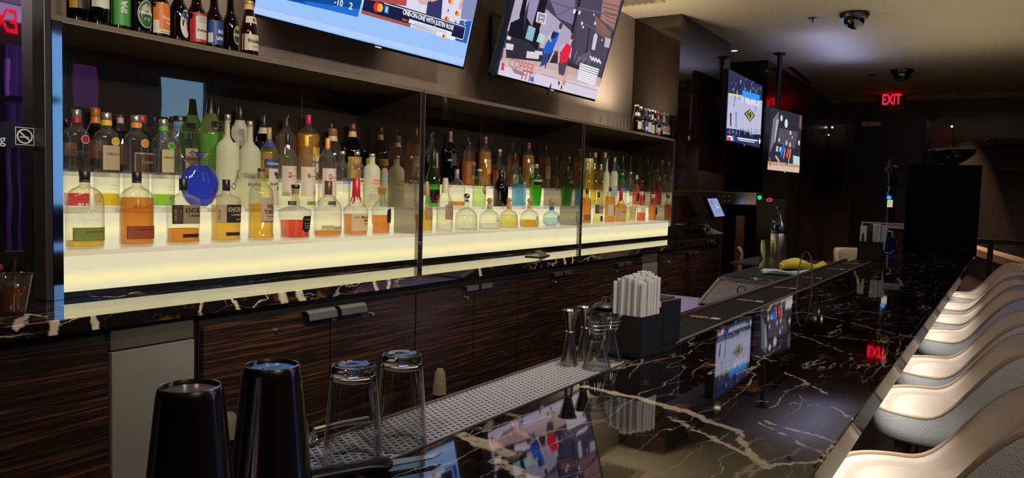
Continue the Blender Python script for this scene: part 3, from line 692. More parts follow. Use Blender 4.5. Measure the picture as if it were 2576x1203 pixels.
# ------------------------------------------------------------------ bottles
# profile: (height, half width) as fractions; bn = corner squareness of the body, bd = depth/width, nk = height where the round neck begins
BT = {
 'flask':  dict(p=[(0, .88), (.012, .96), (.03, 1), (.60, 1), (.66, .97), (.72, .84), (.765, .62), (.79, .40), (.81, .28), (.83, .26), (.90, .26)], bn=3, bd=.62, nk=.80, cap=(.885, 1, .29, .29), ring=(.85, .885, .27)),
 'slab':   dict(p=[(0, .9), (.012, .97), (.03, 1), (.10, .96), (.30, .97), (.62, 1), (.675, .98), (.70, .92), (.73, .68), (.755, .42), (.78, .28), (.84, .26)], bn=4.5, bd=.58, nk=.78, cap=(.82, 1, .27, .27)),
 'whisky': dict(p=[(0, .95), (.01, 1), (.075, 1.02), (.09, .97), (.64, .97), (.70, .9), (.76, .66), (.80, .42), (.84, .31), (.97, .27)], bn=2, bd=1, nk=.8, cap=(.955, 1, .30, .30), ring=(.86, .955, .285)),
 'decanter': dict(p=[(0, .86), (.015, .90), (.06, .90), (.075, .88), (.50, 1.0), (.535, .96), (.575, .62), (.61, .33), (.635, .27), (.66, .31), (.72, .31), (.75, .25), (.81, .23), (.92, .23)], bn=5, bd=.85, nk=.62, cap=(.93, 1, .30, .30), ring=(.82, .93, .25)),
 'moon':   dict(p=[(0, .86), (.012, .94), (.06, 1), (.44, 1), (.55, .94), (.63, .78), (.69, .52), (.725, .30), (.745, .24), (.9, .23)], bn=2.5, bd=.5, nk=.74, cap=(.75, 1, .25, .25), lip=.94),
 'waxed':  dict(p=[(0, .88), (.012, .93), (.25, .98), (.41, 1), (.46, .97), (.52, .76), (.57, .50), (.63, .38), (.74, .33), (.97, .27)], bn=3, bd=.8, nk=.60, cap=(.66, 1, .36, .29), drip=True),
 'crown':  dict(p=[(0, .86), (.01, .89), (.215, .89), (.225, .97), (.36, 1), (.54, .98), (.61, .87), (.68, .58), (.72, .40), (.74, .34), (.86, .34)], bn=2.4, bd=.8, nk=.72, cap=(.85, 1, .34, .46)),
 'square': dict(p=[(0, .96), (.01, 1), (.73, 1), (.77, .96), (.797, .84), (.815, .64), (.835, .47), (.86, .43), (.93, .43)], bn=4, bd=.9, nk=.81, cap=(.92, 1, .46, .44), ring=(.865, .92, .445)),
 'round':  dict(p=[(0, .95), (.01, 1), (.665, 1), (.70, .97), (.745, .84), (.785, .58), (.82, .36), (.85, .27), (.97, .24)], bn=2, bd=1, nk=.8, cap=(.85, 1, .27, .25)),
 'apoth':  dict(p=[(0, .95), (.01, 1), (.665, 1), (.72, .95), (.76, .80), (.79, .56), (.815, .38), (.84, .35), (.96, .35)], bn=2, bd=1, nk=.8, cap=(.94, 1, .38, .38)),
 'tall':   dict(p=[(0, .95), (.01, 1), (.60, 1), (.65, .97), (.69, .82), (.72, .56), (.75, .36), (.78, .29), (.96, .25)], bn=2, bd=1, nk=.7, cap=(.935, 1, .28, .28)),
 'wine':   dict(p=[(0, .95), (.01, 1), (.40, 1), (.52, .92), (.63, .70), (.72, .47), (.80, .34), (.97, .27)], bn=2, bd=1, nk=.7, cap=(.72, 1, .49, .31)),
 'quad':   dict(p=[(0, .97), (.01, 1), (.60, 1), (.635, .97), (.70, .76), (.78, .47), (.85, .31), (.96, .26)], bn=5, bd=1, nk=.78, cap=(.90, 1, .29, .28)),
 'squat':  dict(p=[(0, .96), (.015, 1), (.26, 1), (.38, .96), (.48, .84), (.55, .62), (.59, .36), (.61, .25), (.74, .23), (.755, .33), (.78, .33)], bn=3, bd=.85, nk=.60, cap=(.79, 1, .30, 0), ring=(.63, .745, .245)),
 'jug':    dict(p=[(0, .50), (.03, .72), (.10, .95), (.20, 1), (.36, 1), (.45, .86), (.51, .60), (.54, .34), (.56, .26), (.73, .26), (.745, .36), (.775, .36)], bn=2.4, bd=.7, nk=.55, cap=(.785, 1, .38, 0), ring=(.585, .72, .27)),
 'curvy':  dict(p=[(0, .74), (.02, .80), (.20, .82), (.34, .90), (.45, 1), (.54, 1), (.61, .90), (.69, .68), (.77, .47), (.82, .39), (.97, .28)], bn=2, bd=1, nk=.75, cap=(.80, 1, .42, .28)),
 'fluted': dict(p=[(0, .74), (.02, .80), (.30, .92), (.56, 1.0), (.58, 1.04), (.63, 1.04), (.65, 1), (.70, .90), (.76, .66), (.81, .40), (.84, .33), (.96, .3)], bn=2, bd=1, nk=.8, cap=(.90, 1, .34, .34), flute=.05),
 'disc':   dict(p=[(0, .30), (.03, .42), (.10, .66), (.20, .84), (.32, .96), (.42, 1), (.52, .97), (.62, .85), (.70, .66), (.76, .42), (.79, .22), (.86, .16), (.9, .16)], bn=2, bd=.42, nk=.78, cap=(.90, 1, .20, .50)),
 'cask':   dict(p=[(0, .97), (.01, 1), (.52, 1), (.58, .92), (.65, .74), (.74, .50), (.80, .40), (.95, .36)], bn=2, bd=1, nk=.7, cap=(.86, 1, .42, .40)),
 'beer':   dict(p=[(0, .93), (.015, 1), (.50, 1), (.56, .97), (.62, .84), (.67, .65), (.72, .52), (.80, .46), (.92, .41), (.955, .40)], bn=2, bd=1, nk=.7, cap=(.955, 1, .47, .47)),
 'stubby': dict(p=[(0, .90), (.015, .97), (.05, 1), (.46, 1), (.53, .97), (.58, .86), (.62, .80), (.68, .74), (.78, .56), (.90, .46), (.94, .43)], bn=2, bd=1, nk=.7, cap=(.945, 1, .46, .46)),
 'jar':    dict(p=[(0, .97), (.01, 1), (.80, 1), (.86, .96), (.90, .92)], bn=2, bd=1, nk=.95, cap=(.90, 1, .95, .9)),
}
def prof_at(p, t):
    for (a, ra), (b, rb) in zip(p, p[1:]):
        if a <= t <= b: return ra+(rb-ra)*(t-a)/max(1e-6, b-a)
    return p[0][1] if t < p[0][0] else p[-1][1]
def ring_pts(t, r, T, hw, H, N=32, grow=0.0):
    nk, bn, bd = T['nk'], T['bn'], T['bd']
    f = min(1, max(0, (t-(nk-.12))/.12)); f = f*f*(3-2*f)
    n = bn+(2-bn)*f; d = bd+(1-bd)*f
    a, b = r*hw+grow, r*hw*d+grow
    R = []
    for j in range(N):
        th = 2*PI*j/N; c, s = math.cos(th), math.sin(th)
        fl = 1.0
        if T.get('flute') and t < .56: fl = 1-T['flute']*(j % 2)
        R.append((math.copysign(abs(c)**(2/n), c)*a*fl, math.copysign(abs(s)**(2/n), s)*b*fl, t*H))
    return R
def surf_y(x, t, T, hw, grow):
    """front (-Y) surface of the bottle at local x and height fraction t"""
    nk, bn, bd = T['nk'], T['bn'], T['bd']
    f = min(1, max(0, (t-(nk-.12))/.12)); f = f*f*(3-2*f)
    n = bn+(2-bn)*f; d = bd+(1-bd)*f
    r = prof_at(T['p'], t)*hw
    q = min(.985, abs(x)/max(1e-6, r))
    return -(r*d*(1-q**n)**(1/n)+grow)
NAMES = {}
def bottle(label, kind, loc, H, hw, glass, liq=None, fill=0.0, cap='#111111', capm=0.0, ring=None, labels=(), texts=(), group=None, discs=(), name='liquor_bottle', cat='bottle', detail=28, rz=0.0):
    T = BT[kind]; p = T['p']
    t = thing(name, label, cat, loc, rz, group)
    N = detail
    R = [ring_pts(tt, rr, T, hw, H, N) for tt, rr in p]
    m = MB().rings(R, cap1=True)
    if kind == 'disc':   # round flask: widen the flat faces instead of lathing
        pass
    obj('glass', m, glass, t, sharp=50)
    if liq and fill > .03:
        q = [(max(.025, a), b) for a, b in p if a < fill]+[(fill, prof_at(p, fill))]
        R = [ring_pts(a, b*.93, T, hw, H, N) for a, b in q]
        obj('liquid', MB().rings(R), liq, t, sharp=50)
    a, b, w0, w1 = T['cap']; cm = M(cap, .35 if not capm else .28, capm)
    m = MB()
    if w1 == 0:
        r = hw*w0; m.sphere((0, 0, H-r*.85), r, r, r*.85, 20, 10)
        m.lathe([(hw*.2, a*H-.004), (hw*.2, a*H+.01)], 12)
    else:
        r0, r1 = w0*hw, w1*hw
        m.lathe([(r0*.97, a*H), (r0, a*H+.001), (r1, b*H-.0025), (r1*.9, b*H)], 20)
    if T.get('drip'):
        for j, L in ((0, .05), (3, .10), (5, .03), (7, .08), (9, .12), (11, .05), (13, .09), (15, .06)):
            th = 2*PI*j/16; pts = []
            for k in range(6):
                tt = a-.0+(.01-L)*k/5*1.0; rr = prof_at(p, tt)*hw+.0012
                pts.append((rr*math.cos(th), rr*math.sin(th), tt*H))
            m.tube(pts, [.0035, .0034, .0032, .003, .003, .0022], 6)
    obj('cap', m, cm, t)
    if ring and T.get('ring'):
        a, b, w = T['ring']; obj('neck_band', MB().lathe([(w*hw+.0008, a*H), (w*hw+.0008, b*H)], 20, cap0=False, cap1=False), M(ring, .4), t)
    elif ring:
        a0 = T['cap'][0]; a, b = a0-.10, a0-.005
        pr = [(prof_at(p, a+(b-a)*k/4)*hw+.0009, (a+(b-a)*k/4)*H) for k in range(5)]
        obj('neck_band', MB().lathe(pr, 20, cap0=False, cap1=False), M(ring, .4), t)
    panels = []   # each: box, mesh builder, materials
    def mi(pn, c):
        mt = M(c, .45, 0, trans=.30)
        if mt not in pn[2]: pn[2].append(mt)
        return pn[2].index(mt)
    def home(x, z, nm):
        for pn in panels:
            b = pn[0]
            if b and b[2]-.02 <= x <= b[3]+.02 and b[0]-.01 <= z <= b[1]+.01: return pn
        for pn in panels:
            if pn[3] == 'lettering' and nm == 'lettering': return pn
        pn = [None, MB(), [], nm]; panels.append(pn); return pn
    lay = 0
    for (z0, z1, x0, x1, col) in [l[:5] for l in labels]:
        lay += 1; nx = 10; g = .0006+lay*.0004
        nz = 1 if (z1-z0) < .08 else 4
        vs = []
        for k in range(nz+1):
            tt = z0+(z1-z0)*k/nz
            for i in range(nx+1):
                x = (x0+(x1-x0)*i/nx)*hw*min(1.0, prof_at(p, tt))
                vs.append((x, surf_y(x, tt, T, hw, g), tt*H))
        pn = None
        for q in panels:
            if q[0] and q[0][0]-.005 <= z0 and z1 <= q[0][1]+.005 and q[0][2]-.01 <= x0 and x1 <= q[0][3]+.01: pn = q
        if pn is None: pn = [(z0, z1, x0, x1), MB(), [], 'label']; panels.append(pn)
        pn[1].add(vs, [[k*(nx+1)+i, k*(nx+1)+i+1, (k+1)*(nx+1)+i+1, (k+1)*(nx+1)+i] for k in range(nz) for i in range(nx)], mi(pn, col), True)
    for (zc, xc, r, rr, col) in discs:      # round or oval seals: centre, half width, half height (m fractions of hw)
        lay += 1; g = .0008+lay*.0004; vs = [(xc*hw, surf_y(xc*hw, zc, T, hw, g), zc*H)]
        for j in range(22):
            x = (xc+r*math.cos(2*PI*j/22))*hw; z = zc*H+rr*hw*math.sin(2*PI*j/22)
            vs.append((x, surf_y(x, z/H, T, hw, g), z))
        pn = home(xc, zc, 'seal')
        if pn[0] is None: pn[0] = (zc-rr*hw/H, zc+rr*hw/H, xc-r, xc+r)
        pn[1].add(vs, [[0, 1+j, 1+(j+1) % 22] for j in range(22)], mi(pn, col), True)
    for tx in texts:
        s, xc, zc, wf, col = tx[:5]; bold = tx[5] if len(tx) > 5 else .012; rot = tx[6] if len(tx) > 6 else 0; hm = tx[7]*hw if len(tx) > 7 else None
        g = .0012+lay*.0004+.0006
        pn = home(xc, zc, 'lettering')
        text(pn[1], s, wf*hw, lambda x, y: (xc*hw+x, surf_y(xc*hw+x, min(.99, max(0, zc+y/H)), T, hw, g), zc*H+y), mi(pn, col), bold, hm, rot)
    for pn in panels: obj(pn[3], pn[1], pn[2], t, norm=False)
    return t
clear = GL('#fafaf4', .36, .55); clearb = GL('#dfe9df', .28, .5); amberg = GL('#6b3410', .3, .7, 1.4); greeng = GL('#1d6a28', .3, .7, 1.4)
frost = FROST('#f3f2d6', .12); frost2 = FROST('#eeeed2', .22); whiteg = M('#f4eed6', .25, trans=.5)
darkg = GL('#241a12', .3, .7, 1.2); jade = GL('#3c5c52', .3, .7, 1.4); lime = LQ('#38d020', 1.0, .35)
amber = LQ('#f4981c', .75, .42); amber2 = LQ('#f08822', .8, .38); gold = LQ('#f7b82c', .75, .32); pale = LQ('#f0e890', .9); red = LQ('#ec4a24', 1.0, .2); water = LQ('#eef0e4', .8, .03)
brown = LQ('#5a2610', 1.8); blue = LQ('#1430f0', 1.3, .6); sky = GL('#b8e2f6', .5, .6); emer = GL('#a4e070', .5, .6); wineg = GL('#86c848', .4, .7, 1.5)
ROW = {1: (2.655, T1), 2: (2.79, T2), 3: (2.925, T3)}
def put(row, x, yt, wpx, kind, label, glass, grp=None, **k):
    """stand a bottle on its step: x, top and width are read off the photo on the plane of that row"""
    Y, z = ROW[row]
    p = onY(x, (yt+430+90*(2-row))/2, Y); top = onY(x, yt, Y)
    d = (p-Vector((0, 0, CZ))).dot(FW)
    # width seen across a view that crosses the row at an angle
    hw = wpx*d/F/2
    ph = math.atan2(p.x, p.y); rz = -ph*(.16 if p.x < 3.15 else (.42 if p.x < 4.95 else .5))
    c, s = math.cos(ph+rz), math.sin(ph+rz)
    T = BT[kind]; e = 2/T['bn'] if T['bn'] > 2.3 else None
    if T['bd'] < 1 or e:
        hw = hw/(c+s*T['bd']*(.85 if T['bn'] > 3.5 else .5)) if T['bn'] > 2.3 else hw/math.hypot(c, s*T['bd'])
    return bottle(label, kind, (p.x, Y, z+.0005), top.z-z, hw, glass, group=grp, rz=rz, **k)
g1, g2, g3 = 'bottles on the leftmost shelf', 'bottles on the middle shelf', 'bottles on the farthest shelf'
BLK = '#141210'
# --- leftmost shelf, front row
put(1, 213, 430, 92, 'flask', 'clear flask bottle with olive green label, first on the lowest step', clear, g1, liq=gold, fill=.10, cap=BLK, ring='#4a2c18', labels=((.10, .275, -.86, .93, '#6f7a2c'), (.115, .26, -.82, .90, '#7c8734')),
    texts=(('BULLEIT', .05, .56, 1.35, '#e9d9a8', .03, 0, .24), ('RYE', .15, .46, .6, '#f0efe0', .0, 0, .2), ('BULLEIT RYE WHISKEY', .3, .22, 1.0, '#3a4216', .0), ('FRONTIER WHISKEY', .05, .37, .9, '#d8d8c4', 0)))
put(1, 344, 433, 83, 'flask', 'flask bottle full of amber whiskey with rust-red label', clear, g1, liq=amber2, fill=.655, cap=BLK, ring='#3c2416', labels=((.10, .275, -.86, .93, '#8a3a1a'), (.115, .26, -.82, .90, '#93421f')),
    texts=(('BULLEIT', .1, .535, 1.25, '#b4561a', .02, 0, .22), ('BOURBON', .1, .455, 1.0, '#b4561a', 0), ('BULLEIT BOURBON', .3, .225, .9, '#4a1c0c', 0)))
put(1, 461, 450, 86, 'slab', 'squared bottle with tan label and black lettering, a third full', clear, g1, liq=amber2, fill=.235, cap=BLK, labels=((.31, .60, -.97, -.3, '#3a2a1c'), (.31, .60, -.3, .97, '#8d7a5c'), (.10, .155, -.35, .8, '#2a1810')),
    texts=(('KNOB', .32, .52, .98, '#17110c', .02, 0, .36), ('CREEK', .48, .435, .92, '#1d140e', .02, 0, .14), ('KNOB CREEK', -.82, .45, .75, '#c39a3a', .0, PI/2, .12), ('BOURBON', -.5, .45, .6, '#8b6a34', 0, PI/2, .1)))
put(1, 569, 452, 78, 'slab', 'squared bottle with dark label and pale lettering, half full', clear, g1, liq=gold, fill=.585, cap=BLK, labels=((.31, .60, -.97, -.3, '#b5a184'), (.31, .60, -.3, .97, '#241d16'), (.10, .155, -.35, .8, '#2a1810')),
    texts=(('KNOB', .30, .52, .98, '#c9b79c', .02, 0, .36), ('CREEK', .48, .435, .92, '#c9b79c', .02, 0, .14), ('RYE', .62, .36, .3, '#c9b79c', .01), ('KNOB CREEK', -.82, .45, .75, '#5a4630', .0, PI/2, .12)))
put(1, 657, 424, 62, 'whisky', 'round tall bourbon bottle with pinkish label, amber below', clear, g1, liq=gold, fill=.50, cap='#3a2216', ring='#8a7448', labels=((.255, .595, -.55, .98, '#c3a68e'), (.255, .268, -.55, .98, '#7a2a1c')),
    texts=(('WILD', .32, .475, .85, '#3a1a10', .02, 0, .36), ('TURKEY', .28, .40, 1.2, '#3a1a10', .02, 0, .34), ('BOURBON', .34, .335, .75, '#5a3020', 0)))
put(1, 743, 465, 86, 'decanter', 'square decanter bottle with a black shield label and red whiskey', clear, g1, liq=red, fill=.335, cap=BLK, ring='#8a7048', labels=((.16, .40, .08, .86, '#16120f'), (.125, .16, .25, .70, '#16120f'), (.40, .425, .16, .78, '#16120f')),
    texts=(('JACK DANIELS', .47, .355, .5, '#c8c4ba', .01), ('SINGLE BARREL', .47, .28, .55, '#bab6ac', 0), ('TENNESSEE', .47, .24, .5, '#bab6ac', 0), ('WHISKEY', .47, .20, .42, '#bab6ac', 0)))
put(1, 826, 455, 73, 'moon', 'rounded flat bottle almost empty, brown capsule on the neck', clear, g1, liq=amber2, fill=.105, cap='#4a3020', labels=((.135, .205, -.78, .12, '#b3a06a'), (.125, .185, .12, .86, '#9a8c68')), texts=(('WOODFORD RESERVE', .2, .41, 1.1, '#bdb48c', 0),))
put(1, 896, 448, 62, 'waxed', 'stout whisky bottle sealed in dripping red wax', clear, g1, liq=amber2, fill=.37, cap='#b5102c', labels=((.085, .385, -.9, .96, '#cdb486'),),
    texts=(("Maker's", .42, .325, .95, '#4a3418', .012), ('Mark', .55, .265, .6, '#4a3418', .012), ('WHISKY', .5, .205, .55, '#5a4424', 0), ('S IV', -.5, .315, .4, '#5a4a20', .02)))
put(1, 960, 472, 51, 'crown', 'small faceted bottle with a golden cork stopper and dark arched label', clear, g1, liq=amber2, fill=.40, cap='#b87f2e', capm=.4, labels=((.25, .47, .08, .82, '#2c1c14'),), discs=((.47, .45, .37, .37, '#2c1c14'),))
# --- leftmost shelf, second row
for x, yt, col, tint, dsc, lab, lq in ((192, 276, '#a8182a', '#c02030', '#b01828', 'clear square vodka bottle with a red seal, leftmost of four', LQ('#ee2840', .9, .35)), (268, 284, '#e2b41c', '#e8c020', '#e8b820', 'clear square vodka bottle with a yellow seal and yellow shoulders', LQ('#f8d020', .9, .35)), (342, 291, '#e8841c', '#e88a20', '#f08a1c', 'clear square vodka bottle with an orange seal', None), (411, 300, '#5aa428', '#78b028', '#4c9c20', 'clear square vodka bottle with a green seal, fourth of the set', LQ('#90e018', .9, .35))):
    put(2, x, yt, 66 if x < 400 else 60, 'square', lab, clear, g1, liq=lq, fill=.15, cap='#a8a294', capm=.8, ring=col, discs=((.70, .42, .40, .40, '#d8d4c0'), (.70, .42, .34, .34, dsc)), labels=((.40, .655, -.72, .86, '#c0aa84'),) if x == 268 else (((.40, .655, -.6, .7, '#c8c08a'),) if x == 411 else ()),
        texts=(('C\u00ceROC', .15, .57, 1.25, '#4a4436', .012, 0, .26), ('VODKA', .25, .24, .5, '#6a6450', 0), ('SNAP FROST', .25, .20, .7, '#8a846c', 0)))
put(2, 503, 384, 96, 'disc', 'round blue tequila flask with a flared chrome stopper', clear, g1, liq=blue, fill=.76, cap='#b9b6b4', capm=1.0, detail=36)
put(2, 573, 288, 55, 'tall', 'frosted vodka bottle with script lettering running up the side', frost, g1, cap='#a39c90', capm=.7, labels=((.70, .92, .1, .7, '#16140f'),),
    texts=(('Chopin', .28, .30, 1.9, '#25221c', .004, 1.25, .62), ('CHOPIN', .42, .82, 1.0, '#c8c4b4', .01, PI/2, .16)))
put(2, 629, 305, 52, 'tall', 'frosted vodka bottle with a building engraving and serif lettering', frost2, g1, cap='#b5ae9c', capm=.6, labels=((.72, .90, .25, .8, '#6c8f9c'), (.335, .40, -.95, .95, '#a3a494')),
    texts=(('BELVEDERE', .1, .265, 1.55, '#3a362e', .01, 0, .26), ('VODKA', .2, .21, .7, '#3a362e', 0)))
put(2, 677, 321, 45, 'round', 'vodka bottle with blue neck band and blueberry label', clear, g1, liq=pale, fill=.74, cap='#b08a52', ring='#2c3a7c', labels=((.49, .60, -.9, .95, '#2a3c78'), (.06, .485, -.55, .95, '#d6c9b8')),
    discs=((.42, .25, .24, .22, '#2c3048'), (.38, .45, .22, .2, '#34395a'), (.24, .62, .2, .2, '#3a3f66'), (.42, .6, .16, .14, '#565a78')), texts=(('STOLICHNAYA', .05, .545, 1.6, '#ece8dc', .025, 0, .26), ('Blueberi', .2, .30, 1.3, '#7a6430', .015, .12, .34)))
def ketel(x, yt, w, cap, kcol, lab):
    put(2, x, yt, w, 'round', lab, clear, g1, liq=water, fill=.66, cap=cap, labels=((.15, .56, -.93, .97, '#d9c8b8'), (.40, .475, -.46, -.13, kcol), (.03, .085, -.5, .95, '#3a2a20' if kcol != '#c89a20' else '#8c8420')),
        discs=((.515, .62, .22, .26, '#8d8a84'),)+(((.20, .42, .2, .16, '#d2ac20'), (.21, .68, .2, .16, '#dcb828')) if kcol == '#c89a20' else ()), texts=(('K', -.30, .44, .26, '#2a1812' if kcol == '#c89a20' else '#f0e0d0', .02), ('etel One', .24, .43, .74, '#33241c', .012), ('VODKA', .2, .385, .4, '#6a5a4c', 0)))
ketel(723, 337, 46, BLK, '#b0202c', 'vodka bottle with cream label and black cap')
ketel(771, 341, 46, '#e8c024', '#c89a20', 'vodka bottle with cream label and yellow cap, lemons pictured')
ketel(824, 348, 45, '#f08a2c', '#b0202c', 'vodka bottle with cream label and orange cap')
def absol(x, yt, w, g, c1, c2, t2, lab, extra=()):
    put(2, x, yt, w, 'apoth', lab, g, g1, cap='#b7b2a4', capm=.8, texts=(('ABSOLUT', .15, .50, 1.45, c1, .04, 0, .30), (t2, .15, .44, 1.45, c2, .04, 0, .26), ('superb vodka made in', .1, .37, 1.4, '#6a6658', 0), ('Sweden from grain', .1, .33, 1.3, '#6a6658', 0), ('since the year 1879', .1, .29, 1.35, '#6a6658', 0))+extra)
absol(861, 381, 42, clear, '#3050c8', '#3050c8', 'VODKA', 'clear short-necked vodka bottle with blue lettering')
absol(898, 382, 40, clear, '#e9e6da', '#d9d6ca', 'CITRON', 'clear short-necked vodka bottle with white lettering behind the red wax')
absol(936, 387, 42, frost, '#f08030', '#f08030', 'MANDRIN', 'frosted short-necked vodka bottle with two lines of orange lettering')
absol(980, 390, 43, frost, '#f08030', '#f08030', 'MANDRIN', 'frosted short-necked vodka bottle with orange lettering cut at its right')
absol(1018, 394, 36, clear, '#cfccc0', '#cfccc0', 'VODKA', 'clear short-necked vodka bottle with pale lettering beside the first upright')
# --- leftmost shelf, back row
put(3, 166, 300, 50, 'round', 'dark rum bottle half hidden behind the red-seal vodka', clear, g1, liq=brown, fill=.7, cap='#2a1c16', labels=((.3, .55, -.8, .9, '#7a5a3c'),))
put(3, 240, 272, 54, 'cask', 'dark rum bottle with an orange cap', clear, g1, liq=brown, fill=.72, cap='#a85a20', ring='#c87a28', labels=((.2, .5, -.8, .9, '#6a3c24'),))
put(3, 303, 290, 52, 'whisky', 'dark rum bottle with a maroon cap and pale neck label', clear, g1, liq=brown, fill=.72, cap='#6a1420', ring='#b8a890', labels=((.15, .5, -.9, .9, '#4a1814'),))
put(3, 357, 290, 56, 'cask', 'dark rum bottle with a red cap and bordered script label', clear, g1, liq=brown, fill=.74, cap='#b01c28', labels=((.0, .36, -.9, .95, '#cbb48c'), (.03, .33, -.82, .88, '#5a2416')), texts=(('Captain', .1, .2, 1.2, '#e0d0b0', .012),))
put(3, 452, 293, 96, 'square', 'wide clear bottle with a flat black cap and pinkish label', clear, g1, cap='#15130f', labels=((.05, .46, -.1, .92, '#b99a84'),), discs=((.40, .40, .14, .16, '#7a5c4c'),), texts=(('RESERVE', .42, .28, .8, '#5a4234', .01),))
put(3, 530, 247, 62, 'curvy', 'curvy bottle of bright green melon liqueur', GL('#cfe08a', .55, .5, 2.2, .22), g1, liq=LQ('#28e028', .6, .75), fill=.55, cap='#0d0d10', labels=((.58, .70, -.45, .75, '#15170f'),), discs=((.655, .2, .16, .2, '#8a8f80'),), texts=(('MELON', .2, .61, .8, '#a8ac98', .01),))
put(3, 604, 268, 56, 'curvy', 'white coconut rum bottle with a black cap', whiteg, g1, cap='#17130f', texts=(('MALIBU', .2, .42, 1.5, '#4a4030', .02),))
put(3, 664, 289, 46, 'curvy', 'nearly black coffee liqueur bottle with a yellow label', darkg, g1, liq=brown, fill=.7, cap='#17130f', ring='#c8b890', labels=((.05, .42, -.9, .95, '#d8a228'),), texts=(('KAHLUA', .1, .3, 1.5, '#a01c18', .03),), discs=((.60, .2, .2, .22, '#b83a20'),))
put(3, 720, 296, 52, 'whisky', 'clear bottle with a black capsule behind the cream-label vodka', clear, g1, liq=water, fill=.5, cap=BLK, ring='#1c1a18')
put(3, 776, 289, 55, 'round', 'amber liquor bottle with a red cap and yellow-white label', clear, g1, liq=amber, fill=.7, cap='#b01c24', labels=((.12, .50, -.2, .95, '#e6dcc0'), (.36, .50, -.2, .5, '#e8b828')), texts=(('POINT', .3, .27, 1.0, '#3a3020', .02),))
put(3, 837, 324, 56, 'cask', 'clear spirit bottle with a copper cap and red drink', clear, g1, liq=LQ('#a03024', 1.2), fill=.45, cap='#8a4a2c', ring='#c8b088')
for x, yt, lab in ((887, 310, 'black-brown bottle with a yellow neck label, nearer of the pair'), (937, 317, 'black-brown bottle with a yellow neck label and round emblem, farther of the pair')):
    put(3, x, yt, 48, 'cask', lab, GL('#2c1c12', .3, .7), g1, liq=brown, fill=.62, cap='#4a1c14', ring='#d0a838', labels=((.05, .42, -.9, .95, '#c8a028'), (.2, .3, -.5, .95, '#8a2418')), discs=((.80, .1, .2, .2, '#1c1410'),) if x > 900 else ())
put(3, 984, 342, 54, 'cask', 'clear bottle with a maroon cap and deep red drink behind the orange lettering', clear, g1, liq=LQ('#a83030', 1.2), fill=.42, cap='#7a3024', ring='#b89a78')
put(3, 1034, 324, 44, 'round', 'amber bottle with a red cap beside the first black upright', clear, g1, liq=amber, fill=.66, cap='#b02028', labels=((.10, .48, -.2, .95, '#e0d6c0'),), texts=(('1.75', .3, .32, .8, '#3a3020', .02),))
# --- middle shelf, front row
put(1, 1073, 457, 33, 'wine', 'tequila bottle with gold liquid and tan label at the left end of the middle shelf', clear, g2, liq=gold, fill=.43, cap='#b89a74', labels=((.24, .50, -.6, .96, '#b58f6a'),), texts=(('TEQUILA', .2, .45, .9, '#6a4a34', 0), ('blanco', .3, .30, .6, '#5a8c8c', 0)))
put(1, 1120, 448, 42, 'wine', 'clear tequila bottle with tan paper label', clear, g2, liq=water, fill=.44, cap='#d6c4a0', labels=((.22, .50, -.45, .95, '#a98a72'),), texts=(('TEQUILA', .2, .45, .9, '#6a4a3c', 0), ('blanco', .4, .30, .6, '#3f8c86', 0)))
put(1, 1174, 487, 58, 'squat', 'broad clear bottle with a shiny round silver stopper', clear, g2, liq=water, fill=.40, cap='#8d8a8c', capm=1.0, labels=((.02, .07, -.9, .9, '#c9c9b8'),))
put(1, 1232, 498, 53, 'squat', 'clear squat tequila bottle with green ribbon and cork ball', clear, g2, liq=water, fill=.16, cap='#b0703a', ring='#7c9a4c', labels=((.10, .38, .30, .85, '#d6d4c0'),), texts=(('PATRON', .55, .27, .5, '#4a4a40', .01),))
put(1, 1281, 498, 48, 'squat', 'squat tequila bottle filled pale yellow with orange ribbon and cork ball', clear, g2, liq=LQ('#f0de70', .9), fill=.44, cap='#c06a38', ring='#d06a2c')
put(1, 1333, 499, 48, 'squat', 'squat tequila bottle one third full of gold with amber ribbon', clear, g2, liq=LQ('#f0b818', 1.2), fill=.24, cap='#b8814c', ring='#d8a040', labels=((.10, .38, .30, .85, '#c8bc94'),), texts=(('PATRON', .55, .27, .5, '#4a4a40', .01),))
put(1, 1388, 501, 45, 'jug', 'pale blue rounded tequila bottle with deep blue neck and cork knob', GL('#e4f4f8', .45, .5), g2, liq=LQ('#dcf0f4', .8, .05), fill=.30, cap='#a8845c', ring='#2450b8', discs=((.28, .62, .28, .40, '#8aa0a4'),))
# second row
put(2, 1090, 377, 37, 'wine', 'green cognac bottle with black neck and red-black label', wineg, g2, cap='#171614', labels=((.06, .30, -.8, .95, '#1c1410'), (.08, .20, .0, .9, '#c02830')), discs=((.47, .55, .24, .24, '#15150f'), (.47, .55, .17, .17, '#9ab86a')))
put(2, 1150, 426, 46, 'moon', 'round-bodied clear bottle with a little amber liquor at the bottom', clear, g2, liq=amber, fill=.13, cap='#8c8a86', capm=.3)
put(2, 1207, 426, 34, 'apoth', 'pale green gin bottle with an oval black ship label', GL('#eef8d4', .45, .5), g2, liq=LQ('#e6f6c8', .8, .05), fill=.38, cap='#b8a878', discs=((.44, .45, .5, .62, '#3a2c24'), (.44, .45, .38, .48, '#c8b08a'), (.40, .48, .2, .24, '#6a4a34')))
put(2, 1261, 428, 38, 'cask', 'black gin bottle with a cream diamond label', GL('#3a302c', .3, .7), g2, liq=LQ('#2a1c18', 1.4), fill=.5, cap=BLK, texts=(("HENDRICK'S", -.6, .3, 1.1, '#8a8478', .0, PI/2, .2), ))
_b = [o for o in C.objects if o.get('label') == 'black gin bottle with a cream diamond label'][0]
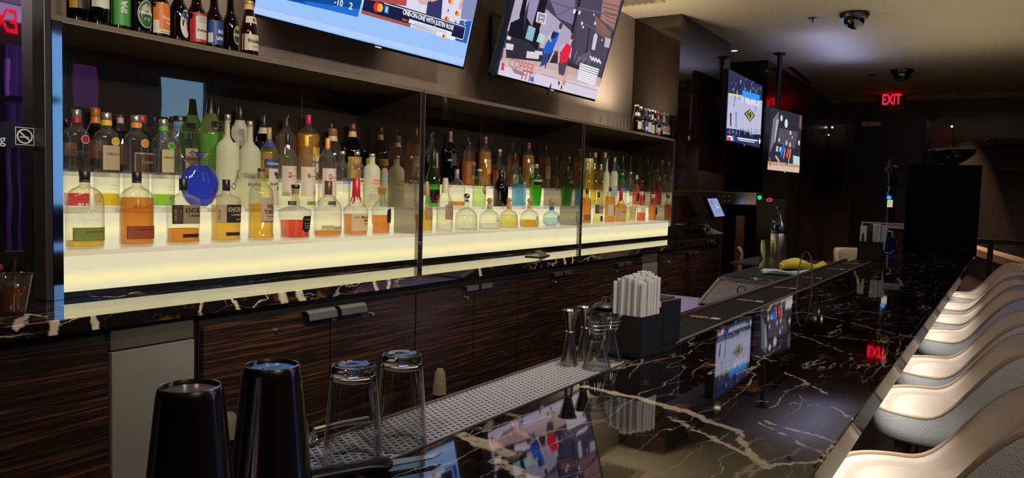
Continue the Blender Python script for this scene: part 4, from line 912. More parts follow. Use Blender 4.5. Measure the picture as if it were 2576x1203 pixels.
put(2, 1307, 421, 38, 'quad', 'translucent sky-blue gin bottle with a portrait label', sky, g2, liq=LQ('#9cd6f6', .7, .3), fill=.56, cap='#0f1216', labels=((.10, .62, .32, .92, '#a8bcc4'),), discs=((.52, .62, .24, .38, '#24303c'), (.52, .62, .15, .26, '#b8c8cc')))
put(2, 1349, 413, 33, 'fluted', 'bright green ribbed gin bottle shaped like a shaker', emer, g2, liq=LQ('#70e040', .7, .5), fill=.50, cap='#8ca07c', capm=.3, labels=((.58, .63, -.9, .9, '#a8b49c'),), discs=((.73, .55, .2, .2, '#b02c2c'),))
# back row
put(3, 1085, 337, 40, 'quad', 'square black-capped scotch bottle with cream label behind the green cognac', clear, g2, liq=brown, fill=.42, cap='#17130f', labels=((.32, .62, -.3, .9, '#c8b894'),))
put(3, 1134, 331, 39, 'quad', 'square dark teal scotch bottle with a slanted black label', jade, g2, liq=LQ('#3c4a3c', 1.2), fill=.6, cap='#8c6a4a', ring='#6a5238', labels=((.44, .48, -.95, -.2, '#7ca08c'), (.36, .58, -.1, .97, '#2a2420')), texts=(('JOHNNIE WALKER', .42, .47, .85, '#9c8c78', 0, .25),))
put(3, 1181, 358, 40, 'decanter', 'amber whiskey decanter with a small dark square label', clear, g2, liq=amber2, fill=.56, cap='#1c1612', labels=((.24, .46, .15, .85, '#3a2c2c'),), texts=(('DEWARS', .5, .36, .5, '#b8a890', 0),))
put(3, 1222, 345, 32, 'whisky', 'amber scotch bottle with orange label and tan cap', clear, g2, liq=amber, fill=.70, cap='#9c7448', ring='#6a2c1c', labels=((.25, .54, -.2, .96, '#d8901c'),), texts=(('GLENLIVET', .35, .47, .9, '#7a4a14', .01),))
put(3, 1258, 376, 40, 'decanter', 'clear decanter bottle with amber liquor and white stopper, above the black gin', clear, g2, liq=LQ('#e88a2c', .9, .38), fill=.42, cap='#cabb94', ring='#5a5048')
put(3, 1297, 385, 26, 'moon', 'small clear bottle with maroon capsule and yellow label', clear, g2, liq=pale, fill=.4, cap='#4a2420', labels=((.1, .36, -.6, .6, '#d8b84c'),))
put(3, 1331, 359, 32, 'whisky', 'amber scotch with maroon neck and white label, nearer of two', clear, g2, liq=LQ('#f7a628', .8, .42), fill=.72, cap='#7a2c20', ring='#8a3424', labels=((.22, .50, -.1, .96, '#dccbb0'),), texts=(("DEWAR'S", .4, .42, .8, '#4a3424', .01),))
put(3, 1368, 363, 28, 'whisky', 'amber scotch with maroon neck and white label, farther of two', clear, g2, liq=LQ('#f7a628', .8, .42), fill=.72, cap='#8a3424', ring='#8a3424', labels=((.22, .50, -.1, .96, '#e0d4bc'),), texts=(('FAMOUS', .4, .42, .8, '#4a3424', .01),))
put(3, 1393, 393, 22, 'apoth', 'pale clear bottle with a brown cap next to the scotch pair', clear, g2, liq=pale, fill=.4, cap='#6a3428')
put(3, 1424, 393, 28, 'cask', 'pale whisky bottle with tan cap at the right end of the middle shelf', clear, g2, liq=LQ('#e8c070', 1.0), fill=.4, cap='#c8b080', labels=((.2, .42, -.3, .95, '#d8c8a8'),))
# --- farthest shelf, front row
put(1, 1476, 475, 25, 'flask', 'slim amber flask with olive label, first on the farthest shelf', clear, g3, liq=amber2, fill=.74, cap=BLK, ring='#4a2c18', labels=((.10, .27, -.8, .9, '#6f6a2c'),))
put(1, 1506, 483, 28, 'slab', 'squared clear bottle with two-tone label on the farthest shelf', clear, g3, liq=pale, fill=.28, cap=BLK, labels=((.31, .60, -.97, -.1, '#4a3c28'), (.31, .60, -.1, .97, '#8c8068'), (.08, .24, .2, .8, '#2a2218')), texts=(('KNOB', .45, .5, .7, '#17110c', .02),))
put(1, 1535, 471, 27, 'flask', 'amber bottle with white label between the squared bottle and the red wax', clear, g3, liq=amber, fill=.74, cap=BLK, labels=((.20, .52, -.7, .95, '#cdbfae'), (.20, .52, .6, .95, '#8a3430')))
put(1, 1562, 474, 30, 'waxed', 'amber whisky bottle with red wax top on the farthest shelf', clear, g3, liq=amber, fill=.56, cap='#b5102c', labels=((.085, .385, -.9, .96, '#cdb486'),), texts=(("Maker's", .42, .325, .9, '#4a3418', .012),))
put(1, 1588, 478, 29, 'decanter', 'squared bottle with cream label and three dots', clear, g3, liq=pale, fill=.44, cap='#3a2c20', ring='#b8a878', labels=((.08, .50, -.85, .3, '#d2c894'), (.08, .50, .35, .9, '#c2b47c')), discs=((.42, -.3, .09, .09, '#5a4c2c'), (.30, -.3, .09, .09, '#5a4c2c'), (.18, -.3, .09, .09, '#5a4c2c')))
put(1, 1614, 482, 22, 'cask', 'clear bottle with a little red liquor and tan cap', clear, g3, liq=LQ('#f05c30', .9, .3), fill=.30, cap='#b89a78', labels=((.3, .5, -.6, .6, '#e6cfc0'),))
put(1, 1643, 489, 24, 'crown', 'small faceted amber bottle with black seal at the right end of the farthest shelf', clear, g3, liq=LQ('#e87424', .9, .35), fill=.62, cap='#c8a868', labels=((.25, .5, .3, .85, '#241812'),))
# second row
for x, yt, c, l in ((1477, 411, '#8cc878', 'green'), (1495, 411, '#e0c040', 'yellow'), (1512, 413, '#e08838', 'orange')):
    put(2, x, yt, 17, 'square', 'yellow-tinted slim vodka bottle with a %s neck band' % l, GL('#f0e6a0', .4, .5), g3, liq=LQ('#f0e070', .8), fill=.5, cap='#b8ac90', capm=.6, ring=c, discs=((.58, .5, .4, .4, c),))
put(2, 1527, 400, 16, 'tall', 'slender frosted bottle with script, left of the blue-label vodka', frost, g3, cap='#8c8878', texts=(('Chopin', .2, .3, 1.8, '#3a362c', .01, 1.2, .5),))
put(2, 1546, 397, 19, 'tall', 'frosted vodka bottle with a blue neck band and blue bird picture', frost, g3, cap='#cfcab8', labels=((.72, .92, -.9, .9, '#2c3a6c'), (.2, .42, -.7, .9, '#a4b4c8')), texts=(('GREY GOOSE', .1, .15, 1.6, '#3a4a6c', .02),))
put(2, 1566, 436, 20, 'apoth', 'small clear vodka bottle with blue letters on the farthest shelf', clear, g3, cap='#b7b2a4', capm=.7, labels=((.44, .54, -.6, .9, '#5068d0'),))
put(2, 1586, 434, 21, 'apoth', 'small clear vodka bottle with dark letters on the farthest shelf', clear, g3, cap='#b7b2a4', capm=.7, labels=((.30, .40, -.6, .9, '#3a3834'),))
put(2, 1602, 441, 18, 'cask', 'pink-red liquor bottle with a black square label', clear, g3, liq=LQ('#f04838', 1.0, .3), fill=.7, cap='#c0b49c', labels=((.15, .4, -.4, .7, '#1c1210'),))
put(2, 1617, 454, 18, 'jug', 'red liquor bottle with a red ball stopper', GL('#e84040', .5, .5), g3, liq=LQ('#e82028', 1.0, .3), fill=.5, cap='#c01c30')
put(2, 1639, 454, 22, 'jug', 'red liquor bottle with a pink paper label and red ball stopper', GL('#e84848', .5, .5), g3, liq=LQ('#f03030', 1.0, .3), fill=.5, cap='#c01c30', labels=((.08, .44, -.7, .95, '#e8a890'),))
put(2, 1662, 440, 18, 'round', 'clear bottle with pale label near the right end panel', clear, g3, liq=pale, fill=.3, cap='#c8bc98', labels=((.1, .3, -.6, .8, '#b06a5c'),))
# back row
put(3, 1481, 399, 29, 'jar', 'wide yellow tin-shaped bottle at the left end of the farthest shelf', M('#cdb64c', .4, trans=.3), g3, cap='#d8c468', labels=((.3, .6, -.9, .95, '#b89c30'),))
put(3, 1498, 384, 24, 'cask', 'clear bottle with dull gold cap behind the yellow-tinted vodkas', clear, g3, liq=pale, fill=.5, cap='#a88c58')
put(3, 1523, 384, 25, 'cask', 'clear bottle with dull gold cap behind the frosted script bottle', clear, g3, liq=pale, fill=.5, cap='#a88c58', labels=((.2, .4, -.6, .9, '#3a342c'),))
put(3, 1552, 394, 19, 'whisky', 'clear bottle with black cap left of the dark green bottle', clear, g3, cap=BLK, liq=water, fill=.5)
put(3, 1568, 391, 20, 'wine', 'dark green herbal liqueur bottle, farthest shelf centre', GL('#7ccc60', .4, .7), g3, liq=LQ('#3cbc3c', .9, .5), fill=.6, cap='#14140f')
put(3, 1588, 394, 22, 'decanter', 'clear bottle with black cap right of the dark green bottle', clear, g3, cap=BLK, liq=water, fill=.4)
put(3, 1611, 397, 21, 'decanter', 'clear bottle with black cap and broad shoulders above the red stoppers', clear, g3, cap=BLK, liq=water, fill=.4)
put(3, 1634, 400, 24, 'quad', 'pale green bottle with dark cap above the pink label', GL('#a8d890', .4, .5), g3, liq=LQ('#7cd068', .8, .4), fill=.5, cap='#2c241c')
put(3, 1661, 401, 24, 'cask', 'clear bottle with golden neck at the far right of the back row', clear, g3, liq=LQ('#e8d878', .9), fill=.6, cap='#b09458')
# the cream diamond on the black gin bottle
m = MB(); T = BT['cask']; h = None
me = _b.children[0].data; hw = max(v.co.x for v in me.vertices); H = max(v.co.z for v in me.vertices)/.95
vs = [(x*hw, surf_y(x*hw, z, T, hw, .0016), z*H) for x, z in ((-.25, .38), (.35, .20), (.93, .38), (.35, .60))]+[(.35*hw, surf_y(.35*hw, .39, T, hw, .0016), .39*H)]
m.add(vs, [[0, 1, 4], [1, 2, 4], [2, 3, 4], [3, 0, 4]], 0)
text(m, "HENDRICK'S", .8*hw, lambda x, y: (.42*hw+x, surf_y(.42*hw+x, .4, T, hw, .0028), .40*H+y), 1, .01)
obj('label', m, [M('#cfc2a2', .5, trans=.2), M('#2c241c', .5)], _b, norm=False, label='cream diamond label')

# ------------------------------------------------------------------ beer bottles on top of the shelving
ZB = ZS+.019
def beer(x, yt, yb, wpx, kind, label, glass, grp, YY=None, H=None, **k):
    Y = YY if YY else min(2.93, max(2.62, onZ(x, yb-2, ZB).y+.01))
    p = onY(x, (yt+yb)/2, Y); d = (p-Vector((0, 0, CZ))).dot(FW)
    h = H if H else onY(x, yt, Y).z-ZB
    return bottle(label, kind, (p.x, Y, ZB+.0005), h, wpx*d/F/2, glass, group=grp, name='beer_bottle', rz=-math.atan2(p.x, p.y)*(.15 if p.x < 4 else .55), **k)
gb = 'beer bottles above the leftmost shelf'
bl = LQ('#6a2c0c', 1.4)
def lb(*a): return a
HB = .232
beer(196, 0, 50, 52, 'beer', 'dark bottle with black and yellow label, first in the beer row', GL('#4a2c10', .3, .7, 1.4), gb, 2.66, HB, liq=LQ('#3a2008', 1.3), fill=.6, cap='#222', labels=lb((.22, .62, -.95, -.45, '#d8a020'), (.22, .62, -.45, .95, '#191511')), texts=(('draft', .3, .42, .7, '#8a7a48', .01),))
beer(248, 0, 58, 49, 'beer', 'green bottle with white cloud-shaped label and red oval', greeng, gb, 2.66, HB, liq=LQ('#30702c', 1.3), fill=.6, cap='#c8c8c0', labels=lb((.30, .56, -.9, .95, '#e2ddd0'),), discs=((.36, .1, .7, .5, '#e2ddd0'), (.50, .2, .62, .30, '#c02028')), texts=(('PILTON', .2, .50, 1.0, '#f4e8e0', .02),))
beer(301, 0, 70, 50, 'beer', 'brown bottle with a bright green label lettered IPA', amberg, gb, 2.66, HB, liq=bl, fill=.6, cap='#3a8c34', labels=lb((.10, .60, -.96, .96, '#3f9c3a'), (.10, .60, .5, .96, '#2e7c30')), texts=(('IPA', -.05, .38, 1.2, '#eef4e4', .03, PI/2, .62),))
beer(353, 0, 80, 51, 'beer', 'green bottle with an oval green label and a red star', greeng, gb, 2.66, HB, liq=LQ('#2c8030', 1.3), fill=.6, cap='#2c6c2c', discs=((.34, .15, .82, 1.35, '#c8d0c0'), (.34, .15, .76, 1.26, '#1d5a2c'), (.34, .15, .58, 1.0, '#b9c4b4'), (.28, .15, .50, .70, '#1d5a2c'), (.47, .2, .10, .12, '#d02020')), texts=(('Heineken', .15, .36, 1.45, '#f2f4ec', .03, 0, .34),))
beer(401, 0, 90, 49, 'beer', 'brown bottle with an orange square label', amberg, gb, 2.66, HB, liq=bl, fill=.6, cap='#c86a20', labels=lb((.10, .165, -.9, .95, '#e9d9c0'), (.165, .58, -.9, .95, '#e87820'), (.10, .3, -.9, -.5, '#efe6d6')), texts=(('Shock', .25, .35, 1.0, '#f6ead8', .03, -.1), ('Top', .4, .27, .6, '#f6ead8', .03, -.1), ('BELGIAN WHITE', .25, .13, 1.2, '#3a2a1a', .01)))
beer(449, 0, 99, 45, 'beer', 'brown bottle with a tall white oval label', amberg, gb, 2.66, HB, liq=bl, fill=.6, cap='#aab0c0', discs=((.33, .35, .68, 1.55, '#e4e2dc'), (.47, .35, .52, .42, '#2c4478')), labels=lb((.24, .32, .42, .6, '#b02a20'),), texts=(('ULTRA', .35, .38, 1.05, '#24304c', .015, 0, .3), ('Michelob', .35, .44, .7, '#2a3654', 0)))
beer(494, 0, 107, 48, 'beer', 'brown bottle with a red and white label', amberg, gb, 2.66, HB, liq=bl, fill=.6, cap='#b02020', labels=lb((.08, .56, -.94, .95, '#c21f2e'), (.13, .50, -.55, .95, '#d8cfc4'), (.40, .52, -.3, .95, '#b9aea8')), texts=(('Budweiser', .22, .28, 1.25, '#3a2a2c', .015, 0, .3),))
beer(538, 0, 121, 43, 'beer', 'brown bottle with a royal blue label', amberg, gb, 2.66, HB, liq=bl, fill=.6, cap='#2c50a0', labels=lb((.10, .50, -.95, .95, '#1f3f94'), (.13, .29, -.95, -.6, '#d8d8e0')), texts=(('BUD', .35, .32, .85, '#f0f2f6', .04, 0, .4), ('LIGHT', .3, .21, 1.15, '#f0f2f6', .04, 0, .4)))
beer(580, 0, 131, 40, 'beer', 'brown bottle with a green oval label edged in cream', amberg, gb, 2.66, HB, liq=bl, fill=.6, cap='#8a8a70', discs=((.33, .4, .60, 1.15, '#ddd6b8'), (.33, .4, .52, 1.02, '#243a1c'), (.45, .4, .3, .3, '#a89a48')), texts=(("O'DOUL'S", .4, .33, 1.0, '#f0ecd4', .02, 0, .36),))
beer(626, 16, 142, 47, 'stubby', 'brown bottle with gold foil neck and cream label, last of the beer row', GL('#a8601c', .35, .7, 1.5), gb, 2.66, HB, liq=LQ('#a85a14', 1.2), fill=.66, cap='#c8a058', capm=.4, ring='#c9a35c', labels=lb((.12, .40, -.96, .96, '#d9d2b8'), (.60, .72, -.85, .85, '#d8d0b8')), discs=((.66, .1, .16, .2, '#b03030'),), texts=(('Modelo', .12, .29, 1.5, '#2a3a24', .025, 0, .42), ('Especial', .15, .19, .7, '#5a4c2c', 0)))
gb2 = 'beer bottles above the farthest shelf'
for x, yt, yb, w, kd, gls, cap_, lb_, ds, lab in (
    (1601, 275, 333, 19, 'stubby', GL('#a8601c', .35, .7, 1.5), '#c8a058', ((.12, .40, -.2, .96, '#d9d2b8'), (.60, .72, -.85, .85, '#d8d0b8')), (), 'brown bottle with gold foil neck, nearest of the far beer group'),
    (1612, 264, 334, 13, 'beer', amberg, '#c8c4bc', (), ((.33, .3, .66, 1.4, '#d4d2cc'), (.33, .4, .5, 1.2, '#2a2018')), 'tall brown bottle with a white ring label, second of the far beer group'),
    (1624, 267, 335, 12, 'beer', amberg, '#2c50a0', ((.10, .50, -.95, .95, '#1f3f94'), (.18, .3, -.4, .9, '#d0d4e0'), (.70, .86, -.9, .9, '#2a458c')), (), 'blue-labelled bottle in the far beer group'),
    (1632, 269, 336, 12, 'beer', amberg, '#8a7a78', ((.12, .48, -.8, .95, '#c8bcb4'), (.70, .8, -.5, .9, '#b4a8a0')), (), 'brown bottle with beige label in the far beer group'),
    (1640, 271, 337, 13, 'beer', GL('#3c2a18', .3, .7, 1.4), '#c0beb8', ((.10, .42, -.6, .95, '#b8b4ac'), (.66, .82, -.8, .9, '#c4c2ba')), (), 'dark bottle with a white neck label in the far beer group'),
    (1647, 274, 337, 12, 'beer', greeng, '#b8bcb0', ((.14, .46, .0, .95, '#8c9c84'),), (), 'plain green bottle in the far beer group'),
    (1655, 275, 338, 13, 'beer', greeng, '#b0381c', ((.68, .86, -.9, .9, '#c05030'), (.08, .2, -.8, .9, '#a83424'), (.2, .36, -.8, .9, '#b4b49c')), (), 'green bottle with an orange neck label in the far beer group'),
    (1661, 276, 339, 11, 'beer', greeng, '#3a3028', ((.3, .5, -.6, .9, '#4c7c44'),), (), 'green bottle with dark cap in the far beer group'),
    (1669, 278, 339, 14, 'beer', GL('#3a4a24', .3, .7, 1.4), '#c8c6be', ((.64, .92, -.9, .9, '#b4b4a8'), (.16, .46, -.9, .9, '#c8c4b4')), ((.32, .1, .5, .55, '#a82c24'),), 'bottle with a long white neck label in the far beer group'),
    (1678, 277, 340, 14, 'beer', amberg, '#c4c2bc', ((.16, .46, -.9, .9, '#b4aca0'),), ((.32, .3, .5, .6, '#8a3a28'),), 'brown bottle at the right end of the far beer group')):
    beer(x, yt, yb, w*1.25, kd, lab, gls, gb2, 2.615 if kd == 'stubby' else 2.64, .23, liq=bl if gls in (amberg,) else LQ('#30602c', 1.3), fill=.6, cap=cap_, labels=lb_, discs=ds, detail=20)
# ------------------------------------------------------------------ the bar
BZ = 1.07
def bi(x): return .745-.0085*(x-.87)      # inner line of the marble, Y at X
def bo(x): return .207-.0118*(x-1.5)      # outer edge
segs = []
def vein(pts, w):
    P = [onZ(x, y, BZ) for x, y in pts]
    for i, (a, b) in enumerate(zip(P, P[1:])): segs.append((a, b, w if not isinstance(w, (list, tuple)) else w[i]))
vein([(1478, 974), (1600, 1000), (1720, 1035), (1850, 1082), (1905, 1150)], (.011, .013, .012, .008))
vein([(1690, 1050), (1790, 1100), (1905, 1155)], (.007, .009))
vein([(1905, 1155), (1940, 1174), (2070, 1160), (2098, 1108)], (.012, .006, .004))
vein([(1925, 1060), (2026, 1089), (2108, 1110)], (.006, .007))
vein([(1900, 1063), (1960, 1085), (2075, 1148)], (.004, .004))
vein([(1975, 936), (2054, 977), (2075, 990)], (.005, .005))
vein([(2075, 1015), (2110, 1030), (2148, 1056)], (.004, .005))
vein([(1150, 1092), (1210, 1115), (1270, 1140)], (.014, .018))
vein([(1240, 1160), (1330, 1200), (1420, 1240)], (.012, .016))
vein([(1900, 896), (1948, 909)], .005)
vein([(1905, 1010), (2060, 1018)], .0035)
vein([(1712, 826), (1840, 834)], .003); vein([(1760, 905), (1830, 930)], .003)
vein([(1880, 788), (1950, 776), (1990, 764), (1996, 756)], .006)
vein([(1900, 790), (1985, 810)], .004); vein([(2020, 785), (2140, 812), (2250, 840)], .004)
vein([(2055, 715), (2190, 726)], .004); vein([(2150, 682), (2158, 705), (2162, 716)], .008)
vein([(2080, 770), (2290, 800)], .003); vein([(1990, 838), (2250, 862)], .004); vein([(2000, 840), (2150, 895)], .004)
vein([(2200, 660), (2400, 672)], .006); vein([(2260, 700), (2270, 720)], .008)
segs = [((a.x, a.y, BZ), (b.x, b.y, BZ), w) for a, b, w in segs]
bar = thing('bar_counter', 'long black marble bar with white veins running towards the far wall', 'bar')
m = MB(); x0, x1 = -.5, 7.2
pts = [(x0, bo(x0)), (x1, bo(x1)), (x1, bi(x1)), (x0, bi(x0))]
bm = bmesh.new(); vs = [bm.verts.new((x, y, BZ-.058)) for x, y in pts]+[bm.verts.new((x, y, BZ)) for x, y in pts]
for f in ((3, 2, 1, 0), (4, 5, 6, 7), (0, 1, 5, 4), (1, 2, 6, 5), (2, 3, 7, 6), (3, 0, 4, 7)): bm.faces.new([vs[i] for i in f])
bmesh.ops.bevel(bm, geom=bm.edges[:], offset=.003, segments=2, profile=.5, affect='EDGES'); bm.verts.index_update()
m.add([v.co[:] for v in bm.verts], [[v.index for v in f.verts] for f in bm.faces], 0, False); bm.free()
bmat = marble(segs, rough=.03, name='bar_marble')
obj('marble_top', m, bmat, bar, sharp=30)
obj('body', MB().box(-.5, 7.15, .42, .72, 0, 1.011), gloss_wood('#120c0a', '#1c120d', .3, 'bar_front_wood'), bar)
m = MB(); q = [(x0, bi(x0)+.0005), (x1, bi(x1)+.0005), (x1, .895-.0085*(x1-.87)), (x0, .895-.0085*(x0-.87))]
m.prism([(x, y, 1.02) for x, y in q], (0, 0, .036)); obj('rail_ledge', m, M('#0d0b0b', .4), bar)
m = MB(); yl = lambda x: .895-.0085*(x-.87)
m.prism([(1.72, yl(1.72)-.004, 1.0), (5.62, yl(5.62)-.004, 1.0), (5.62, yl(5.62)+.018, 1.0), (1.72, yl(1.72)+.018, 1.0)], (0, 0, .078)); obj('edge_strip', m, M('#4a3a30', .3, .4), bar)
m = MB(); m.prism([(1.99, bi(1.99)+.002, 1.04), (5.62, bi(5.62)+.002, 1.04), (5.62, bi(5.62)-.003, 1.04), (1.99, bi(1.99)-.003, 1.04)], (0, 0, .033)); obj('trim_line', m, M('#b9ab94', .3, .6), bar)
obj('apron', MB().box(-.5, 5.5, .86, .88, .25, 1.018), M('#151213', .4, .3), bar)
# led tape under the overhang lights the stools
m = MB()
m.box(.2, 7.0, .40, .415, .985, 1.006); obj('led_strip', m, EM('#fff4e4', 1.2), bar)
# perforated drip tray: real holes
t = thing('drip_tray', 'perforated steel drip tray under the upside-down glasses', 'tray')
px_, py_, nx, ny = .0142, .0122, 128, 12
m = MB(); X0 = -.10; Y0 = .0
def tr(x, y): return (x, bi(x)+.004+y, BZ-.003)
for i in range(nx):
    for j in range(ny):
        cx, cy = X0+(i+.5)*px_+(.5*px_ if j % 2 else 0), (j+.5)*py_
        a = [tr(cx+.0054*math.cos(PI/6*k), cy+.0046*math.sin(PI/6*k)) for k in range(12)]
        o = []
        for k in range(12):
            c, s = math.cos(PI/6*k), math.sin(PI/6*k); f = 1/max(abs(c), abs(s)); o.append(tr(cx+c*f*px_/2, cy+s*f*py_/2))
        a2 = [(p[0], p[1], p[2]-.0015) for p in a]
        m.add(o+a+a2, [[k, (k+1) % 12, 12+(k+1) % 12, 12+k] for k in range(12)]+[[12+k, 12+(k+1) % 12, 24+(k+1) % 12, 24+k] for k in range(12)])
obj('perforated_plate', m, M('#dcd8e4', .45, .3), t, norm=False)
L = X0+nx*px_; W = ny*py_
m = MB()
for a, b in ((-.004, .0), (W, W+.004)):
    m.prism([(X0, bi(X0)+.004+a, BZ-.006), (L+px_/2, bi(L)+.004+a, BZ-.006), (L+px_/2, bi(L)+.004+b, BZ-.006), (X0, bi(X0)+.004+b, BZ-.006)], (0, 0, .008))
m.prism([(L+px_/2, bi(L)+.0, BZ-.006), (L+px_/2+.004, bi(L), BZ-.006), (L+px_/2+.004, bi(L)+W+.008, BZ-.006), (L+px_/2, bi(L)+W+.008, BZ-.006)], (0, 0, .008))
obj('rim', m, M('#8f8478', .3, .9), t)
obj('pan', MB().prism([(X0, bi(X0)+.004, BZ-.0135), (L, bi(L)+.004, BZ-.0135), (L, bi(L)+W, BZ-.0135), (X0, bi(X0)+W, BZ-.0135)], (0, 0, .001)), M('#0a0a0c', .6), t)

# shaker tins and glasses standing upside down on the tray
def stand(x, ytop, h, r=None): p = onZ(x, ytop, BZ+h); return Vector((p.x, p.y, BZ-.0028))
tinm = M('#8f8b88', .17, 1.0)
def tin(x, yt, w, label, top):
    h = .175; p = stand(x, yt, h); d = (Vector((p.x, p.y, BZ+h))-Vector((0, 0, CZ))).dot(FW); r = w*d/F/2
    t = thing('shaker_tin', label, 'shaker', p, group='cocktail shaker tins')
    R = r*1.52
    obj('tin_body', MB().lathe([(R*1.01, 0), (R*1.015, .003), (R, .005), (r*1.06, h*.93), (r*1.02, h*.97), (r, h-.003), (r*.96, h), (r*.90, h+.0005), (r*.86, h-.003), (r*.84, h-.006), (.001, h-.006)], 48, cap1=False), tinm, t)
    obj('tin_base', MB().lathe([(r*.835, h-.0058), (r*.835, h-.0052)], 40), top, t, label='recessed base disc')
    return t, p, h, r
t1 = tin(479, 965, 154, 'upside-down steel shaker tin nearest the grey fridge, dull grey base', M('#8d8078', .38, .8))
t2 = tin(685, 912, 137, 'upside-down steel shaker tin with a blue sticker on its base', M('#8d8078', .38, .8))
m = MB(); _, p, h, r = t2
m.lathe([(r*.80, h-.005), (r*.80, h-.0045)], 40, mi=0)
for s, yy in (('VILLAGE', .42), ('HOTELS', -.45)): text(m, s, r*.9, lambda x, y: (x, y+yy*r*.6, h-.0040), 1, .02)
m.poly([(r*a, r*b, h-.0039) for a, b in ((-.42, -.12), (.30, -.26), (.42, .10), (.1, .2), (-.28, .24))], 2)
obj('sticker', m, [M('#2f79d8', .4), M('#bcd4ee', .4), M('#55617c', .5)], t2[0], norm=False)
pint = REFR('#fbfcfb')
def glass_up(x, yt, w, label, h=.148, name='pint_glass', zb=BZ-.0028, flare=1.36, p=None):
    p = p or stand(x, yt, h); d = (Vector((p.x, p.y, zb+h))-Vector((0, 0, CZ))).dot(FW); r = w*d/F/2
    t = thing(name, label, 'glass', p, group='upside-down mixing glasses')
    R = r*flare; k = .0026
    prof = [(R, 0), (R*1.0, .002), (r*1.06, h*.86)]
    inn = [(r*1.06-k, h*.83), (R-k, .002), (R-k, 0)]
    ring_ = lambda pr: [[(a*math.cos(2*PI*j/44), a*math.sin(2*PI*j/44), z) for j in range(44)] for a, z in pr]
    obj('glass_body', MB().rings(ring_(prof+inn), closed=False, cap0=False, cap1=False), GL('#f2f3f0', .35, .9, 2.6, 0), t, sharp=60)
    pr = [(.001, h*.845), (r*1.05-k, h*.845), (r*1.06, h*.86), (r*1.02, h*.89), (r*.99, h*.90), (r*1.0, h*.97), (r*.96, h-.001), (r*.86, h), (r*.6, h-.004), (.001, h-.005)]
    obj('glass_base', MB().rings(ring_(pr), cap0=True, cap1=True), pint, t, sharp=60, label='thick clear base')
    obj('mouth_rim', MB().tube([((R-k/2)*math.cos(2*PI*j/44), (R-k/2)*math.sin(2*PI*j/44), .0018) for j in range(45)], .0018, 6), pint, t)
    return t
glass_up(891, 912, 112, 'upside-down pint glass beside the shaker tins')
glass_up(1012, 885, 100, 'upside-down pint glass farther along the drip tray')
# hawthorne strainer and black tool between them
st = brushed('#c9c4bc', .2)
p = onZ(790, 1085, BZ+.012)
t = thing('cocktail_strainer', 'chrome strainer lying between the tins and the pint glass', 'strainer', (p.x, p.y, BZ-.002))
obj('handle', MB().tube([(.0, 0, .014), (.05, -.012, .016), (.10, -.024, .013)], [.006, .005, .0065], 10), st, t)
m = MB(); m.lathe([(.030, .004), (.032, .006), (.030, .008), (.006, .009)], 28, c=(-.03, .006))
obj('plate', m, st, t)
sp_ = []
for i in range(140):
    a = i*2*PI/9; b = 2*PI*i/140; sp_.append((-.03+(.028+.004*math.cos(a))*math.cos(b), .006+(.028+.004*math.cos(a))*math.sin(b), .0047+.004*math.sin(a)+.002))
obj('coil', MB().tube(sp_, .0009, 5), st, t)
p = onZ(872, 1200, BZ)
t = thing('bar_knife', 'black-handled bar tool lying on the tray in the foreground', 'knife', (p.x, p.y, BZ-.002), rz=-.45)
obj('handle', MB().rings([[(x, a*math.cos(2*PI*j/14), .012+b*math.sin(2*PI*j/14)) for j in range(14)] for x, a, b in ((-.13, .004, .003), (-.125, .016, .010), (-.08, .020, .011), (-.03, .016, .010), (.03, .014, .009), (.06, .017, .009), (.066, .010, .006))]), M('#0c0c0e', .3), t)
obj('blade', MB().prism([(.06, -.012, .010), (.13, -.010, .010), (.15, .004, .010), (.06, .012, .010)], (0, 0, .0015)), st, t)
obj('rivet', MB().lathe([(.004, .0205), (.004, .0225)], 12, c=(.0, 0)), M('#3a6ac0', .3), t)
# pour-spout covers of the bottles in the rail below the bar
def spout(x, yt, yb, lab):
    Y = .985; a = onY(x, yt, Y); b = onY(x, yb, Y); h = a.z-b.z
    t = thing('rail_bottle', lab, 'bottle', (a.x, Y, b.z-.25), group='bottles in the speed rail')
    r = .013
    obj('spout_cover', MB().lathe([(r*1.15, .25), (r, .25+h*.5), (r*.85, .25+h*.85), (r*.5, .25+h)], 16), FROST('#b5a680', .5), t)
    obj('pourer', MB().tube([(0, 0, .24), (0, 0, .25+h*.4)], .005, 8), st, t)
    obj('glass', MB().lathe([(.036, 0), (.038, .004), (.038, .15), (.03, .19), (.015, .215), (.0145, .249)], 20), GL('#6a5030', .35, .5), t)
    return t
spout(1107, 928, 990, 'pour-spout cover peeking up behind the farther pint glass')
spout(577, 1038, 1100, 'pour-spout cover peeking up between the two shaker tins')
spout(756, 1052, 1100, 'pour-spout cover just right of the blue-topped tin')
t = thing('speed_rail', 'steel bottle rail hanging on the inside of the bar', 'rail', (0, 0, 0))
obj('trough', MB().box(.2, 1.7, .93, 1.04, .735, .755).box(.2, 1.7, 1.04, 1.045, .735, .87), M('#3a3634', .3, .9), t)
obj('bracket', MB().box(.2, 1.7, .88, .932, .76, .80), M('#2a2726', .4, .8), t)

